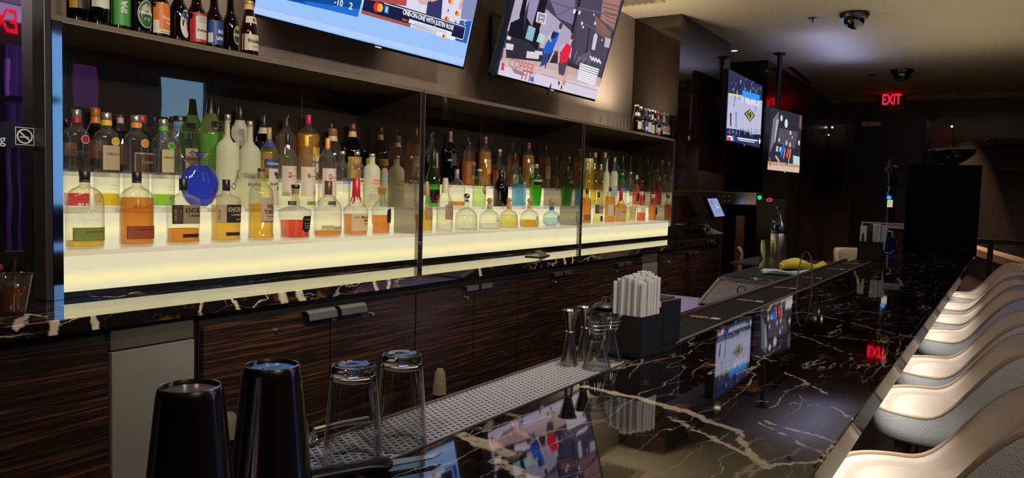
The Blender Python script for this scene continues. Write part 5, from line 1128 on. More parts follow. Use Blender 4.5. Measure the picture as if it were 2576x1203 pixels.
# jiggers
def jig(x, yb, yt, w, label, mt, clear_=False):
    p = onZ(x, yb-6, BZ); p.z = BZ-.0028; d = (p-Vector((0, 0, CZ))).dot(FW)
    h = onP(x, yt, p, Vector((FW.x, FW.y, 0)).normalized()).z-p.z; R = w*d/F/2
    t = thing('jigger', label, 'jigger', p, group='plastic measuring cups' if clear_ else 'steel jiggers')
    if clear_:
        k = .0016; neck = .40*R; zn = h*.60
        pr = [(R, 0), (R*.99, .004), (neck+.001, zn-.004), (neck, zn), (neck+.001, zn+.004), (R*.84, h-.001), (R*.88, h), (R*.84-k, h-.001), (neck-.001, zn+.008), (.0005, zn+.006), (.0005, zn-.006), (neck-.001, zn-.008), (R-k*1.5, .004), (R-k*1.5, 0)]
        obj('cup', MB().rings([[(a*math.cos(2*PI*j/36), a*math.sin(2*PI*j/36), z) for j in range(36)] for a, z in pr], closed=True), GL('#eef0ee', .55, .9, 2.0, .006), t, sharp=60)
        m = MB()
        for f in (.72, .80, .88):
            rr = neck+(R*.84-neck)*(f*h-zn)/(h-zn)+.0006; m.lathe([(rr, f*h-.0005), (rr+.0002, f*h+.0005)], 28, cap0=False, cap1=False)
        obj('measure_line', m, M('#d8d6d2', .4), t)
    else:
        zn = h*.60; nk = R*.36
        obj('cup', MB().lathe([(R*.93, 0), (R*.94, .002), (nk*1.1, zn-.003), (nk, zn+.004), (R*.90, h*.985), (R, h*.99), (R, h), (R*.92, h), (R*.82, h*.975), (nk*.9, zn+.01), (.0005, zn+.008)], 36, cap1=False), M('#a49a90', .24, 1.0), t)
        m = MB(); pts = [(nk*1.12*math.cos(2*PI*j/24), nk*1.12*math.sin(2*PI*j/24), zn+.001) for j in range(25)]
        m.tube(pts, .0026, 8); obj('collar', m, M('#b0a69c', .2, 1.0), t)
    return t
jig(1432, 921, 780, 48, 'steel jigger standing nearer the pint glasses', None)
jig(1470, 908, 772, 46, 'steel jigger standing behind the other one, beside the black caddy', None)
jig(1501, 930, 800, 74, 'clear plastic measuring cup nearer the marble edge', None, True)
jig(1533, 910, 792, 68, 'clear plastic measuring cup touching the black caddy', None, True)

# bar caddy with straws
Fp, Rp = onZ(1610, 905, BZ), onZ(1700, 878, BZ)
ang = math.atan2(Rp.y-Fp.y, Rp.x-Fp.x); CL, CW, CH = .19, .15, .105
t = thing('bar_caddy', 'black bar caddy stuffed with white straws beside the jiggers', 'caddy', (Fp.x, Fp.y, BZ), rz=ang)
bk = M('#101013', .55)
m = MB(); w = .003
for q in ((0, CL, 0, w), (0, CL, CW-w, CW), (0, w, 0, CW), (CL-w, CL, 0, CW), (.105, .105+w, 0, CW)): m.box(q[0], q[1], q[2], q[3], .001, CH, b=.001)
m.box(0, CL, 0, CW, .001, .005)
obj('bin', m, bk, t)
obj('side_wing', MB().box(.108, CL+.01, -.004, .006, .02, CH+.03, b=.002), bk, t); obj('side_wing', MB().box(.108, CL-.005, CW-.01, CW, .02, CH+.035, b=.002), bk, t)
obj('lid', MB().box(.108, CL+.006, .012, CW-.012, CH+.028, CH+.034, b=.002), M('#2c2c30', .35), t)
for i in range(3):
    obj('spare_lid', MB().lathe([(.033, 0), (.036, .006), (.03, .012), (.012, .018), (.008, .03)], 20, c=(0, 0)), M('#17171a', .4), t, loc=(.04+.02*i, CW-.02-.03*(i == 1), CH+.003+.001*i))
straw = None
rot = Matrix.Rotation(ang, 4, 'Z'); sm = M('#ffffff', .5, trans=.45)
k = 0
for i in range(6):
    for j in range(9):
        lx, ly = .014+i*.0165+.006*(j % 2), .010+j*.0095
        q = Vector((Fp.x, Fp.y, 0))+rot @ Vector((lx, ly, 0))
        h = .205-.004*abs(j-4)-.004*(4-i)*.4+random.uniform(-.004, .004)
        if straw is None:
            R4 = [[(r*math.cos(2*PI*a/10), r*math.sin(2*PI*a/10), z) for a in range(10)] for r, z in ((.0051, 0), (.0051, .205), (.0042, .205), (.0042, 0))]
            straw = obj('drinking_straw', MB().rings(R4, closed=True), sm, group='white straws in the near caddy')
            tag(straw, 'white straw standing upright among many in the near black caddy', 'straw'); o = straw
        else:
            o = straw.copy(); C.objects.link(o)
        o.location = (q.x, q.y, BZ+.0055); o.rotation_euler = (random.uniform(-.01, .01), random.uniform(-.012, .004), 0); o.scale = (1, 1, h/.205)
# rubber mat with red-white badges
t = thing('bar_mat', 'long black rubber mat with red and white badges beside the marble', 'mat')
m = MB()
mx0, mx1 = 1.99, 5.55
m.prism([(mx0, bi(mx0)+.004, BZ-.013), (mx1, bi(mx1)+.004, BZ-.013), (mx1, bi(mx1)+.145, BZ-.013), (mx0, bi(mx0)+.145, BZ-.013)], (0, 0, .008))
obj('base_sheet', m, M('#0e0d0e', .6), t)
m = MB(); i = 0; x = mx0+.006
while x < mx1-.01:
    for j in range(9):
        y = bi(x)+.012+j*.0148+(.005 if i % 2 else 0)
        m.add([(x-.0045, y-.005, BZ-.005), (x+.0045, y-.005, BZ-.005), (x+.0045, y+.005, BZ-.005), (x-.0045, y+.005, BZ-.005), (x-.003, y-.0035, BZ-.001), (x+.003, y-.0035, BZ-.001), (x+.003, y+.0035, BZ-.001), (x-.003, y+.0035, BZ-.001)],
              [[4, 5, 6, 7], [0, 1, 5, 4], [1, 2, 6, 5], [2, 3, 7, 6], [3, 0, 4, 7]])
    x += .0145; i += 1
obj('nub', m, M('#121113', .5), t, norm=False, kind='stuff')
for bx in (2.52, 3.06, 3.62, 4.20, 4.85, 5.35):
    yb = bi(bx)+.068
    m = MB(); m.add([(bx+.005*0, yb+.036, BZ)]+[(bx+.020*math.cos(2*PI*j/20), yb+.036+.034*math.sin(2*PI*j/20), BZ) for j in range(20)], [[0, 1+j, 1+(j+1) % 20] for j in range(20)], 0)
    m.add([(bx, yb+.036, BZ+.0004)]+[(bx+.015*math.cos(2*PI*j/20), yb+.036+.028*math.sin(2*PI*j/20), BZ+.0004) for j in range(20)], [[0, 1+j, 1+(j+1) % 20] for j in range(20)], 1)
    m.poly([(bx-.018, yb-.034, BZ+.0002), (bx+.018, yb-.034, BZ+.0002), (bx+.018, yb-.004, BZ+.0002), (bx-.018, yb-.004, BZ+.0002)], 2)
    obj('badge', m, [M('#c8a8a4', .5), M('#b4524c', .5), M('#cfcac8', .5)], t, norm=False)
# service rail hoop
a, b = onZ(2004, 733, BZ), onZ(2042, 722, BZ)
t = thing('service_rail', 'curved steel service hoop straddling the mat near the towels', 'rail', (0, 0, 0))
mid = (a+b)/2; hh = .17
m = MB()
for s, e in ((a, -1), (b, 1)):
    pts = []
    for k in range(9):
        f = k/8; y = s+(mid-s)*(f**2.2); pts.append((y.x, y.y, BZ+hh*(1-(1-f)**1.7)))
    d = Vector((1, .0, 0))*.012
    R4 = []
    for p in pts:
        n_ = (b-a).normalized()*.002
        P0 = Vector(p); R4.append([P0-d-n_, P0+d-n_, P0+d+n_, P0-d+n_])
    m.rings(R4)
obj('hoop', m, M('#a8a096', .35, .55), t)

# drain station: black ribbed top, steel front, towels, tall glass, ice bin
t = thing('drain_station', 'stainless drain station with a ribbed black top under the towels', 'drain board')
DZ = 1.01
sl = M('#84827c', .35, .9)
obj('top_mat', MB().box(4.50, 5.45, .905, 1.37, DZ-.016, DZ).box(5.45, 6.16, .905, 1.60, DZ-.016, DZ), M('#242021', .55, bump=.3, bscale=400), t)
m = MB()
for i in range(50): m.box(4.52+i*.032, 4.532+i*.032, .91, 1.365 if i < 30 else 1.59, DZ, DZ+.003)
obj('rib', m, M('#2a2627', .5), t, kind='stuff')
obj('steel_rim', MB().box(4.485, 4.50, .90, 1.385, DZ-.03, DZ-.010, b=.002).box(4.485, 5.45, 1.37, 1.385, DZ-.03, DZ-.010, b=.002), M('#c9c0b0', .25, 1.0), t)
m = MB(); m.prism([(4.488, .90, DZ-.03), (4.488, 1.38, DZ-.03), (4.15, 1.38, .882), (4.15, .90, .882)], (.012, 0, 0)); obj('splash_panel', m, M('#64645f', .4, .6), t)
m = MB(); m.tube([(4.488, 1.38, DZ-.022), (4.15, 1.38, .886)], .009, 8); obj('panel_edge', m, M('#c9c0b0', .25, 1.0), t)
obj('cabinet', MB().box(4.5, 6.14, .90, 1.36, 0, DZ-.03), M('#2a2826', .4, .6), t)
t = thing('ice_bin', 'low stainless ice bin cover, violet reflection in its colour, behind the straws', 'ice bin')
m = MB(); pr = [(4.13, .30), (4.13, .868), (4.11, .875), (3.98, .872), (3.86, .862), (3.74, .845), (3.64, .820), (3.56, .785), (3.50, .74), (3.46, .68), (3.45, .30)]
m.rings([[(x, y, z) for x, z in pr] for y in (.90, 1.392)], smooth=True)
m.rings([[(x+(.30 if x > 3.9 else .02), y, z) for x, z in pr] for y in (1.393, 1.76)], smooth=True); obj('cover', m, M('#b7a8cc', .30, .45), t, sharp=60)  # the television's violet reflection is painted into the steel colour
# towels
def towel(name, label, col, px, py, L, W, H, rz, folds):
    p = onZ(px, py, DZ); m = MB(); t = None
    N, K = 26, 14; R = []
    for i in range(N):
        u = i/(N-1); R.append([])
        for j in range(K):
            a = 2*PI*j/K; c, s = math.cos(a), math.sin(a)
            w = W*(.5+.08*math.sin(u*9+folds)); hh = H*(.55+.45*abs(math.sin(u*PI*1.15+.2+folds)))*(1 if .04 < u < .96 else .7)
            R[-1].append((L*(u-.5), w*math.copysign(abs(c)**.6, c)+.01*math.sin(u*7+folds), max(0, hh*(.5+.5*math.copysign(abs(s)**.7, s))*(1+.12*math.sin(3*a+u*11)))))
    m.rings(R); o = obj(name, m, M(col, .95, bump=.6, bscale=500), None, (p.x, p.y, DZ+.0045), rz)
    return tag(o, label, 'towel', 'bar towels')
towel('bar_towel', 'yellow folded bar towel lying on the black drain top', '#f0d048', 2022, 682, .29, .14, .07, -1.2, .3)
o = towel('bar_towel', 'light blue folded bar towel in front of the yellow one', '#b4d0e0', 1982, 693, .30, .13, .030, -1.2, 1.1)
m = MB()
m.tube([(-.15, -.055, .012), (-.08, -.06, .026), (.0, -.064, .018), (.10, -.06, .024), (.145, -.05, .012)], .0065, 8); obj('folded_hem', m, M('#c4dcea', .95), o)
p = onZ(1928, 674, DZ+.003)
t = thing('beer_glass', 'tall upside-down clear glass on the black drain top', 'glass', (p.x, p.y, DZ+.0032))
hg = onP(1928, 605, p, Vector((FW.x, FW.y, 0)).normalized()).z-DZ; r = 38*(p-Vector((0, 0, CZ))).dot(FW)/F/2
pr = [(r, 0), (r*.98, .003), (r*.92, hg*.3), (r*.86, hg*.85), (r*.80, hg), (.001, hg-.002), (.001, hg-.02), (r*.76, hg-.02), (r*.86, hg*.3), (r*.94, .003)]
obj('glass_body', MB().rings([[(a*math.cos(2*PI*j/28), a*math.sin(2*PI*j/28), z) for j in range(28)] for a, z in pr], closed=True), GL('#eef0d8', .45, .8), t)
# tools and stemware in the bin in front of it
t = thing('bar_spoon', 'flat steel scoop leaning against the splash panel', 'scoop', (3.98, 1.19, .876), rz=.2)
obj('blade', MB().prism([(.03, -.02, .0), (.03, .02, .0), (.10, .02, .16), (.10, -.02, .16)], (.002, 0, 0)), M('#8d857a', .35, .9), t)
obj('hook', MB().prism([(.10, -.02, .16), (.10, .02, .16), (.085, .02, .175), (.085, -.02, .175)], (.003, 0, 0)), M('#c9c4b8', .25, .9), t)
t = thing('bottle_opener', 'small bronze bottle opener standing beside the scoop', 'opener', (4.03, 1.115, .8745))
m = MB(); m.tube([(0, .022*math.sin(2*PI*k/18), .115+.022*math.cos(2*PI*k/18)) for k in range(19)], .004, 8); obj('ring', m, M('#5a4a3c', .35, .9), t)
obj('shank', MB().box(-.003, .003, -.009, .009, .012, .096, b=.001), M('#6a4a30', .35, .9), t)
for y, z, lab in ((1.045, .9155, 'upside-down stemmed glass in front of the splash panel'), (.965, .9155, 'upside-down stemmed glass nearest the bar mat by the splash panel')):
    t = thing('wine_glass', lab, 'glass', (4.05, y, z-.04), group='stemmed glasses by the splash panel')
    obj('glass_body', MB().lathe([(.032, 0), (.040, .04), (.036, .075), (.012, .10), (.0045, .112), (.004, .17), (.012, .176), (.036, .179), (.036, .181)], 26), GL('#e8eaf0', .5, .8), t)

# far end of the bar: menu caddy, sanitizer, tap tower, black box, bowl
p = onZ(2188, 657, BZ)
t = thing('bar_caddy', 'black napkin caddy at the far end of the bar, holding straws and cards', 'caddy', (5.70, .725, BZ))
m = MB()
for q in ((-.0, .16, -.078, -.075), (-.0, .16, .075, .078), (0, .003, -.078, .078), (.157, .16, -.078, .078)): m.box(*q, .0, .13)
m.box(0, .16, -.078, .078, .0005, .004)
obj('bin', m, M('#121214', .5), t)
def card(name, label, y0, y1, x, z0, z1, tilt, bg, fn=None):
    t = thing(name, label, 'card', (5.70+x, (y0+y1)/2, BZ+z0)); w = (y1-y0)/2; h = z1-z0
    m = MB(); m.prism([(0, -w, 0), (0, w, 0), (tilt, w, h), (tilt, -w, h)], (.003, 0, 0), 0)
    obj('sheet', m, M(bg, .5), t)
    if fn:
        m = MB(); mats = fn(m, lambda u, v: (tilt*v-.0012, w*(1-2*u), h*v)); obj('print', m, mats, t, norm=False)
    return t
def c1(m, q):
    m.poly([q(.06, .05), q(.94, .05), q(.94, .45), q(.06, .45)], 0); m.poly([q(.25, .45), q(.7, .5), q(.6, .8), q(.3, .75)], 1); return [M('#5a7a52', .5), M('#2c2420', .5)]
card('drink_card', 'small white card with a green picture in the far caddy', .757, .798, .03, .006, .235, .02, '#e4e4da', c1)
def c2(m, q):
    m.poly([q(.1, .08), q(.9, .08), q(.9, .3), q(.1, .3)], 0); return [M('#2f8c8c', .5)]
card('drink_card', 'dark card with a teal band standing in the far caddy', .714, .753, .035, .006, .20, .02, '#15181c', c2)
o = None
for i in range(21):
    q = (5.70+.03+.022*(i % 3), .657+.0085*(i//3)+.003*(i % 2), BZ+.006)
    o = straw.copy(); C.objects.link(o); o.location = q; o.rotation_euler = (random.uniform(-.03, .03)+.10*(i//3 < 2), 0, 0); o.scale = (1.1, 1.1, 1.16+.05*random.random())
    tag(o, 'white straw standing upright among a few in the far black caddy', 'straw', 'white straws in the far caddy')
y0, y1, zt = onX(2171, 580, 6.35).y, onX(2228, 580, 6.35).y, onX(2200, 563, 6.35).z-BZ
t = thing('menu_holder', 'dark framed menu board with tan edge standing behind the far caddy', 'menu', (6.35, y1, BZ+.001)); w = y0-y1
obj('board', MB().box(0, .012, 0, w, 0, zt), M('#3a4468', .3), t)
obj('frame', MB().box(-.008, .014, w, w+.014, 0, zt).box(-.008, .014, -.12, w+.014, zt, zt+.010), M('#d8b48a', .4), t)
obj('side_page', MB().box(.002, .008, -.12, 0, zt-.03, zt), M('#c8c8dc', .4), t)
p = onZ(2242, 636, BZ)
t = thing('sanitizer_bottle', 'small clear blue pump bottle right of the far caddy', 'bottle', (p.x, p.y, BZ+.0005))
obj('bottle_body', MB().box(-.04, .04, -.03, .03, 0, .13, b=.012), GL('#6a8ad8', .5, .7), t)
obj('liquid', MB().box(-.034, .034, -.025, .025, .006, .09, b=.01), LQ('#5a80e0', .8, .3), t)
obj('pump', MB().tube([(0, 0, .13), (0, 0, .165), (-.005, .03, .17)], .006, 8), M('#d8d8e0', .4), t)
t = thing('tap_tower', 'dark beer tap with blue-white glints as glowing parts, left of the black box', 'beer tap', (6.85, .74, BZ))
obj('column', MB().lathe([(.07, 0), (.07, .01), (.035, .02), (.032, .62), (.05, .64), (.05, .68), (.02, .70)], 24), M('#17181c', .12, .9), t)
obj('spout', MB().tube([(-.02, 0, .52), (-.09, .01, .52), (-.10, .01, .46)], .011, 10), chrome, t)
obj('tap_handle', MB().lathe([(.008, .53), (.018, .60), (.022, .70), (.012, .74)], 14, c=(-.06, .01)), M('#101115', .2), t)
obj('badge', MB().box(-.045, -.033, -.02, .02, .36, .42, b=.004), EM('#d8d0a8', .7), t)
obj('cap_glint', MB().box(-.044, -.034, -.006, .024, .425, .45, b=.004), EM('#2a8af8', 1.6), t)  # badge and cap glow in place of glints on the tap
t = thing('display_box', 'tall flat black box standing on the far end of the bar', 'box', (6.92, .385, BZ))
obj('case', MB().box(0, .18, -.255, .255, .0005, .705, b=.008), M('#030306', .9, spec=.1), t)
obj('vent', MB().box(-.001, .002, -.22, .22, .05, .055), M('#0c0c10', .5), t)
t = thing('glass_bowl', 'wide shallow glass bowl on top of the black box', 'bowl', (6.99, .34, BZ+.706))
obj('bowl', MB().lathe([(.05, 0), (.052, .01), (.09, .03), (.15, .075), (.165, .11), (.165, .122), (.155, .122), (.14, .085), (.08, .045), (.001, .03)], 36), GL('#6a6454', .35, 1.0), t)
obj('rim', MB().tube([(.165*math.cos(2*PI*j/36), .165*math.sin(2*PI*j/36), .121) for j in range(37)], .003, 6), M('#a8a486', .15, .6), t)
# urn on the return leg
p = onZ(1955, 651, DZ+.003)
t = thing('vacuum_flask', 'brushed steel pump flask with a black top behind the tall glass', 'flask', (p.x, p.y, DZ+.0032))
r = 38*(p-Vector((0, 0, CZ))).dot(FW)/F/2; H = onP(1955, 588, p, Vector((FW.x, FW.y, 0)).normalized()).z-DZ
obj('body', MB().lathe([(r*.98, 0), (r, .005), (r, H-.01), (r*.95, H)], 32), brushed('#c2b8a8', .25, (60, 60, 1)), t)
obj('pump_top', MB().lathe([(r*1.0, H), (r*1.02, H+.02), (r*.9, H+.07), (r*.45, H+.12), (r*.3, H+.14), (r*.3, H+.18), (r*.5, H+.185), (r*.5, H+.205)], 28), M('#0c0d12', .25), t)
obj('spout', MB().tube([(-r*.6, .0, H+.07), (-r*1.3, .02, H+.06), (-r*1.5, .02, H+.03)], [.02, .017, .014], 10), M('#0c0d12', .25), t)
obj('button', MB().sphere((-r*.7, r*.55, H+.085), .016), M('#2a4a9c', .3), t)
# ------------------------------------------------------------------ bar stools
leather = M('#bfae9a', .5, bump=.15, bscale=300); shellm = M('#dadcda', .8, bump=.9, bscale=260); seam = M('#a58a6c', .5); woodm = gloss_wood('#3a2012', '#55301a', .3)
def stool(label, X, rz=0):
    A, Bd, n = .245, .245, 3.2; N = 72
    def rim(y):
        s = min(1, max(0, (.10-y)/.32)); s = s*s*s*(s*(6*s-15)+10); return .782+.012*max(0, (.2-y))+.245*s
    def pl(th, k=1.0, inset=0.0):
        c, s = math.cos(th), math.sin(th)
        return (math.copysign(abs(c)**(2/n), c)*(A*k-inset), math.copysign(abs(s)**(2/n), s)*(Bd*k-inset))
    t = thing('bar_stool', label, 'bar stool', (X, .09, 0), rz, 'bar stools along the marble bar')
    # angles spaced evenly along the outline
    fine = [2*PI*j/2000 for j in range(2001)]; acc = [0.0]
    for a0, a1 in zip(fine, fine[1:]): acc.append(acc[-1]+math.dist(pl(a0), pl(a1)))
    th = []; i = 0
    for j in range(N):
        while acc[i+1] < acc[-1]*j/N: i += 1
        th.append(fine[i])
    # outer textured shell, from the pan up to the rim; the back leans outward
    def lean(x, y, z): 
        f = max(0, z-.80)*max(0, -y/.245)
        return (x, y-.12*f, z)
    R = []
    for f, k in ((0, .55), (.0, .80), (.04, .90), (.2, .97), (.5, .99), (.8, 1.0), (1, 1.0)):
        R.append([]) 
        for a in th:
            x, y = pl(a, k); R[-1].append(lean(x, y, .685+(rim(pl(a)[1])-.685)*f))
    obj('outer_shell', MB().rings(R, cap1=False), shellm, t, sharp=80)
    # piping along the rim, then the leather inside
    pts = []
    for a in th+[th[0]]:
        x, y = pl(a, 1.0, .006); p = lean(x, y, rim(pl(a)[1])); pts.append((p[0], p[1], p[2]+.002))
    obj('piping', MB().tube(pts, .0075, 8, cap=False), seam, t, sharp=80)
    R = []
    for f, ins in ((1, .004), (1.012, .014), (1.0, .03), (.8, .042), (.4, .05), (.12, .07), (0.03, .12), (0.03, .2)):
        R.append([])
        for a in th:
            x, y = pl(a, 1.0, ins); zz = rim(pl(a)[1]); R[-1].append(lean(x, y, .745+(zz-.745)*f))
    obj('inner_shell', MB().rings(R, cap0=False), leather, t, sharp=80)
    R = [[(x, y+.01, z) for x, y in (pl(a, 1, ins) for a in th)] for ins, z in ((.075, .735), (.062, .748), (.062, .762), (.075, .774), (.11, .780), (.2, .783))]
    obj('seat_cushion', MB().rings(R), leather, t, sharp=80)
    for sx in (-1, 1):
        for sy in (-1, 1):
            obj('leg', MB().rings([[(sx*(.15+.06*f)+dx*w, sy*(.14+.06*f)+dy*w, .69*(1-f)) for dx, dy in ((-1, -1), (1, -1), (1, 1), (-1, 1))] for f, w in ((0, .019), (1, .014))], smooth=False), woodm, t)
    m = MB()
    for (xa, ya), (xb, yb) in (((-.19, .18), (.19, .18)), ((-.19, -.18), (.19, -.18)), ((-.19, -.18), (-.19, .18)), ((.19, -.18), (.19, .18))): m.tube([(xa, ya, .27), (xb, yb, .27)], .009, 8)
    obj('footrest', m, M('#7a6a58', .3, .9), t)
    return t
s0 = stool('cream leather bar stool nearest the viewer, cut by the bottom of the photo', 2.085)
for X, lab, rz in ((2.995, 'cream leather bar stool with its grey textured side in full view, second along the bar', 0), (3.665, 'third cream leather bar stool along the bar', .0), (4.585, 'fourth cream leather bar stool along the bar', .03), (5.27, 'fifth cream leather bar stool along the bar', 0), (5.93, 'sixth cream leather bar stool along the bar', -.03), (6.70, 'last cream leather bar stool, by the black box end of the bar', .25)):
    dup(s0, (X, .09 if X < 6.5 else .04, 0), rz, lab)
o = dup(s0, (7.42, .97, 0), math.radians(120), 'tan bar stool beyond the towels, seen left of the far caddy')
o.location.z = 0

# ------------------------------------------------------------------ drink on the back counter
p = onZ(32, 786, CT)
t = thing('plastic_cup', 'clear plastic cup of iced brown drink at the left end of the back counter', 'cup', (p.x, p.y, CT+.0005))
d = (p-Vector((0, 0, CZ))).dot(FW); pl_ = Vector((FW.x, FW.y, 0)).normalized()
h = onP(32, 690, p, pl_).z-CT; rb, rt = 58*d/F/2, 94*d/F/2
cr = GL('#efe6e0', .45, .6)
obj('cup_wall', MB().lathe([(rb*.97, 0), (rb, .004), (rt*.98, h-.003), (rt, h-.002), (rt*1.02, h), (rt*.97, h-.001), (rb*.97, .006)], 36, cap1=False), cr, t)
obj('drink', MB().lathe([(rb*.93, .006), (rb*.95, .012), (rb+(rt-rb)*.62, h*.66)], 32), LQ('#a8541c', 1.1, .25), t)
rnd = random.Random(3)
for i in range(6):
    a = rnd.random()*6; q = Matrix.Translation((rt*.45*math.cos(a), rt*.45*math.sin(a), h*(.45+.05*i))) @ Matrix.Rotation(rnd.random()*3, 4, (rnd.random(), rnd.random(), 1))
    o = obj('ice_cube', MB().box(-.012, .012, -.012, .012, -.012, .012, b=.004, xf=q), GL('#e8dccf', .6, .5), None, (p.x, p.y, CT+.0005)); tag(o, 'ice cube floating in the brown drink at the left end', 'ice', 'ice cubes in the brown drink')
o = obj('drinking_straw', MB().tube([(-.012, -.01, .01), (.010, .004, h*1.42)], .0035, 10), GL('#cfc8bc', .6, .5), None, (p.x, p.y, CT)); tag(o, 'clear straw standing in the brown drink at the left end', 'straw')
o = obj('cherry_garnish', MB().sphere((-.05, .01, h*1.12), .014).sphere((-.03, .02, h*1.18), .013).sphere((-.045, .03, h*1.25), .012), M('#6a1c20', .4), None, (p.x, p.y, CT)); tag(o, 'dark red fruit garnish on the rim of the brown drink', 'garnish')
# small coaster-like object on the back counter
p = onZ(1306, 641, CT)
t = thing('card_tray', 'small dark folded bill holder lying on the back counter below the divider', 'bill holder', (p.x, 2.36, CT+.0005), rz=.2)
obj('cover', MB().prism([(-.09, -.05, 0), (.09, -.05, 0), (.09, .05, 0), (-.09, .05, 0)], (0, 0, .006)), M('#1c1614', .35), t)
obj('flap', MB().prism([(-.06, -.045, .006), (.07, -.045, .006), (.06, .0, .034), (-.05, .0, .034)], (0, .004, .0)), M('#4a423c', .3), t)

# ------------------------------------------------------------------ cash-register corner
t = thing('touch_screen', 'tilted till touch screen glowing pale blue above the telephone', 'till', (7.05, 2.36, CT+.001))
c = Vector((7.05, 2.36, CT+.001))
cor = [onY(x, y, 2.38) for x, y in ((1773, 500), (1803, 499), (1828, 543), (1798, 546))]
ctr = sum(cor, Vector())/4
cor = [Vector((ctr.x+(p.x-ctr.x)*.8, ctr.y, p.z)) for p in cor]
dp = Vector((0, -.012, 0))
k = [p-c+(p-ctr)*.22 for p in cor]
obj('tablet', MB().prism(k, Vector((0, .03, 0))), M('#0a0a0c', .3), t)
obj('screen', MB().poly([p-c+dp*.2 for p in cor]), EM('#7d8fc8', 1.0), t, norm=False)
q = lambda u, v: (cor[0]*(1-u)*(1-v)+cor[1]*u*(1-v)+cor[2]*u*v+cor[3]*(1-u)*v)-c+dp*.3
m = MB(); m.poly([q(.15, .08), q(.45, .1), q(.35, .34), q(.12, .3)], 0); m.poly([q(.5, .38), q(.62, .38), q(.62, .43), q(.5, .43)], 1); m.poly([q(.6, .48), q(.74, .48), q(.74, .54), q(.6, .54)], 1); m.poly([q(.55, .62), q(.9, .62), q(.9, .8), q(.55, .8)], 2)
obj('icons', m, [EM('#c0508c', 1.0), EM('#f2f4ff', 1.0), EM('#7aa0a8', .8)], t, norm=False)
b = ctr-c
obj('stand', MB().tube([(b.x, b.y+.03, b.z), (b.x-.05, .10, .12), (b.x-.05, .10, .0)], .02, 10).box(b.x-.12, b.x+.10, .03, .17, 0, .06, b=.01), M('#0c0c0e', .35), t)
p = onZ(1752, 594, CT)
t = thing('telephone', 'desk telephone with pale keypad on the counter under the touch screen', 'telephone', (p.x, 2.33, CT+.001), rz=-.15)
obj('base', MB().prism([(-.13, -.06, 0), (.13, -.06, 0), (.13, .10, 0), (-.13, .10, 0)], (0, .0, .03)).prism([(-.13, -.06, .03), (.13, -.06, .03), (.13, .10, .085), (-.13, .10, .085)], (0, .003, -.01)), M('#15151a', .4), t)
kp = lambda u, v: (-.05+.16*u, -.055+.14*v, .0335+.0485*v)
obj('keypad_panel', MB().poly([kp(0, 0), kp(1, 0), kp(1, 1), kp(0, 1)]), M('#a8a290', .5), t, norm=False)
m = MB()
for i in range(3):
    for j in range(4):
        z = .0012; a = [kp(.08+i*.3, .08+j*.17), kp(.08+i*.3+.2, .08+j*.17), kp(.08+i*.3+.2, .2+j*.17), kp(.08+i*.3, .2+j*.17)]; m.poly([(x, y, zz+z) for x, y, zz in a])
obj('keys', m, M('#2a2824', .5), t, norm=False)
obj('handset', MB().tube([(-.16, -.03, .075), (-.12, .0, .105), (-.09, .05, .115), (-.08, .10, .10)], [.022, .017, .017, .022], 12), M('#3c3a30', .4), t)
pts = [(-.17+.02*math.sin(k*.9), -.02-.02*math.cos(k*.7), .02+.10*abs(math.sin(k*.30))) for k in range(14)]
obj('cord', MB().tube(pts, .004, 6), M('#7a766c', .5), t)
t = thing('receipt_printer', 'low black receipt printer behind the telephone', 'printer', (6.72, 2.48, CT+.001))
obj('case', MB().box(-.07, .07, -.05, .055, 0, .11, b=.01), M('#040405', .8, spec=.1), t); obj('paper_slot', MB().box(-.06, .06, -.052, .0, .128, .134), M('#5c5c5c', .4), t)
pts = [(7.27+.03*math.sin(k*.8), 2.46-.012*k, CT+.006+.15*math.sin(k/11*PI)) for k in range(12)]
o = obj('cable', MB().tube(pts, .004, 6), M('#6a665c', .5)); tag(o, 'grey cable looping up from the counter beside the telephone', 'cable')
t = thing('steel_dispenser', 'stainless dispenser box lit golden at its end, above the till', 'hood', (7.3, 2.3, 1.39))  # wall-mounted dispenser box
P0, P1 = onX(1782, 482, 8.0), onX(1904, 488, 8.0); zt, zb_ = 1.525, 1.395
obj('case', MB().box(.70, .95, P1.y-2.3, .243, zb_-1.39, zt-1.39, b=.004), brushed('#b9b2a4', .22, (60, 1, 60)), t)
m = MB()
for i in range(4):
    for j in range(2): m.lathe([(.008, -.002), (.006, .002)], 10)
m = MB()
for i in range(4):
    for j in range(2):
        y = .20-.035*i; z = .04+.045*j; m.sphere((.698, y, z), .008, .008, .008, 10, 6)
obj('knob', m, chrome, t)
# black drinks machine with coloured buttons
t = thing('drinks_machine', 'dark drinks machine with a green lamp and a red ring, past the till', 'drinks machine', (7.93, 1.955, 0))
obj('case', MB().box(0, .06, -.16, .13, 0, 1.46, b=.01), M('#0b0a0b', .35), t)
f = lambda x, y: onX(x, y, 7.925)-Vector((7.93, 1.955, 0))
g = f(1911, 497); m = MB(); m.rings([[(-.004-.006*k, g.y+.022*math.cos(2*PI*j/16), g.z+.022*math.sin(2*PI*j/16)) for j in range(16)] for k in (0, 1)]); obj('green_button', m, EM('#1fd07a', 1.0), t)
g = f(1936, 503); m = MB(); m.tube([(-.008, g.y+.024*math.cos(2*PI*j/20), g.z+.014*math.sin(2*PI*j/20)) for j in range(21)], .006, 6); obj('red_ring', m, EM('#d8304a', 1.0), t)
a = onX(1863, 555, 7.8); b = onX(1862, 640, 7.8)
o = obj('pipe_duct', MB().box(7.78, 7.84, a.y-.03, a.y+.04, 0, onX(1863, 543, 7.8).z), M('#5c3c28', .5)); tag(o, 'brown upright duct strip beside the drinks machine', 'duct')
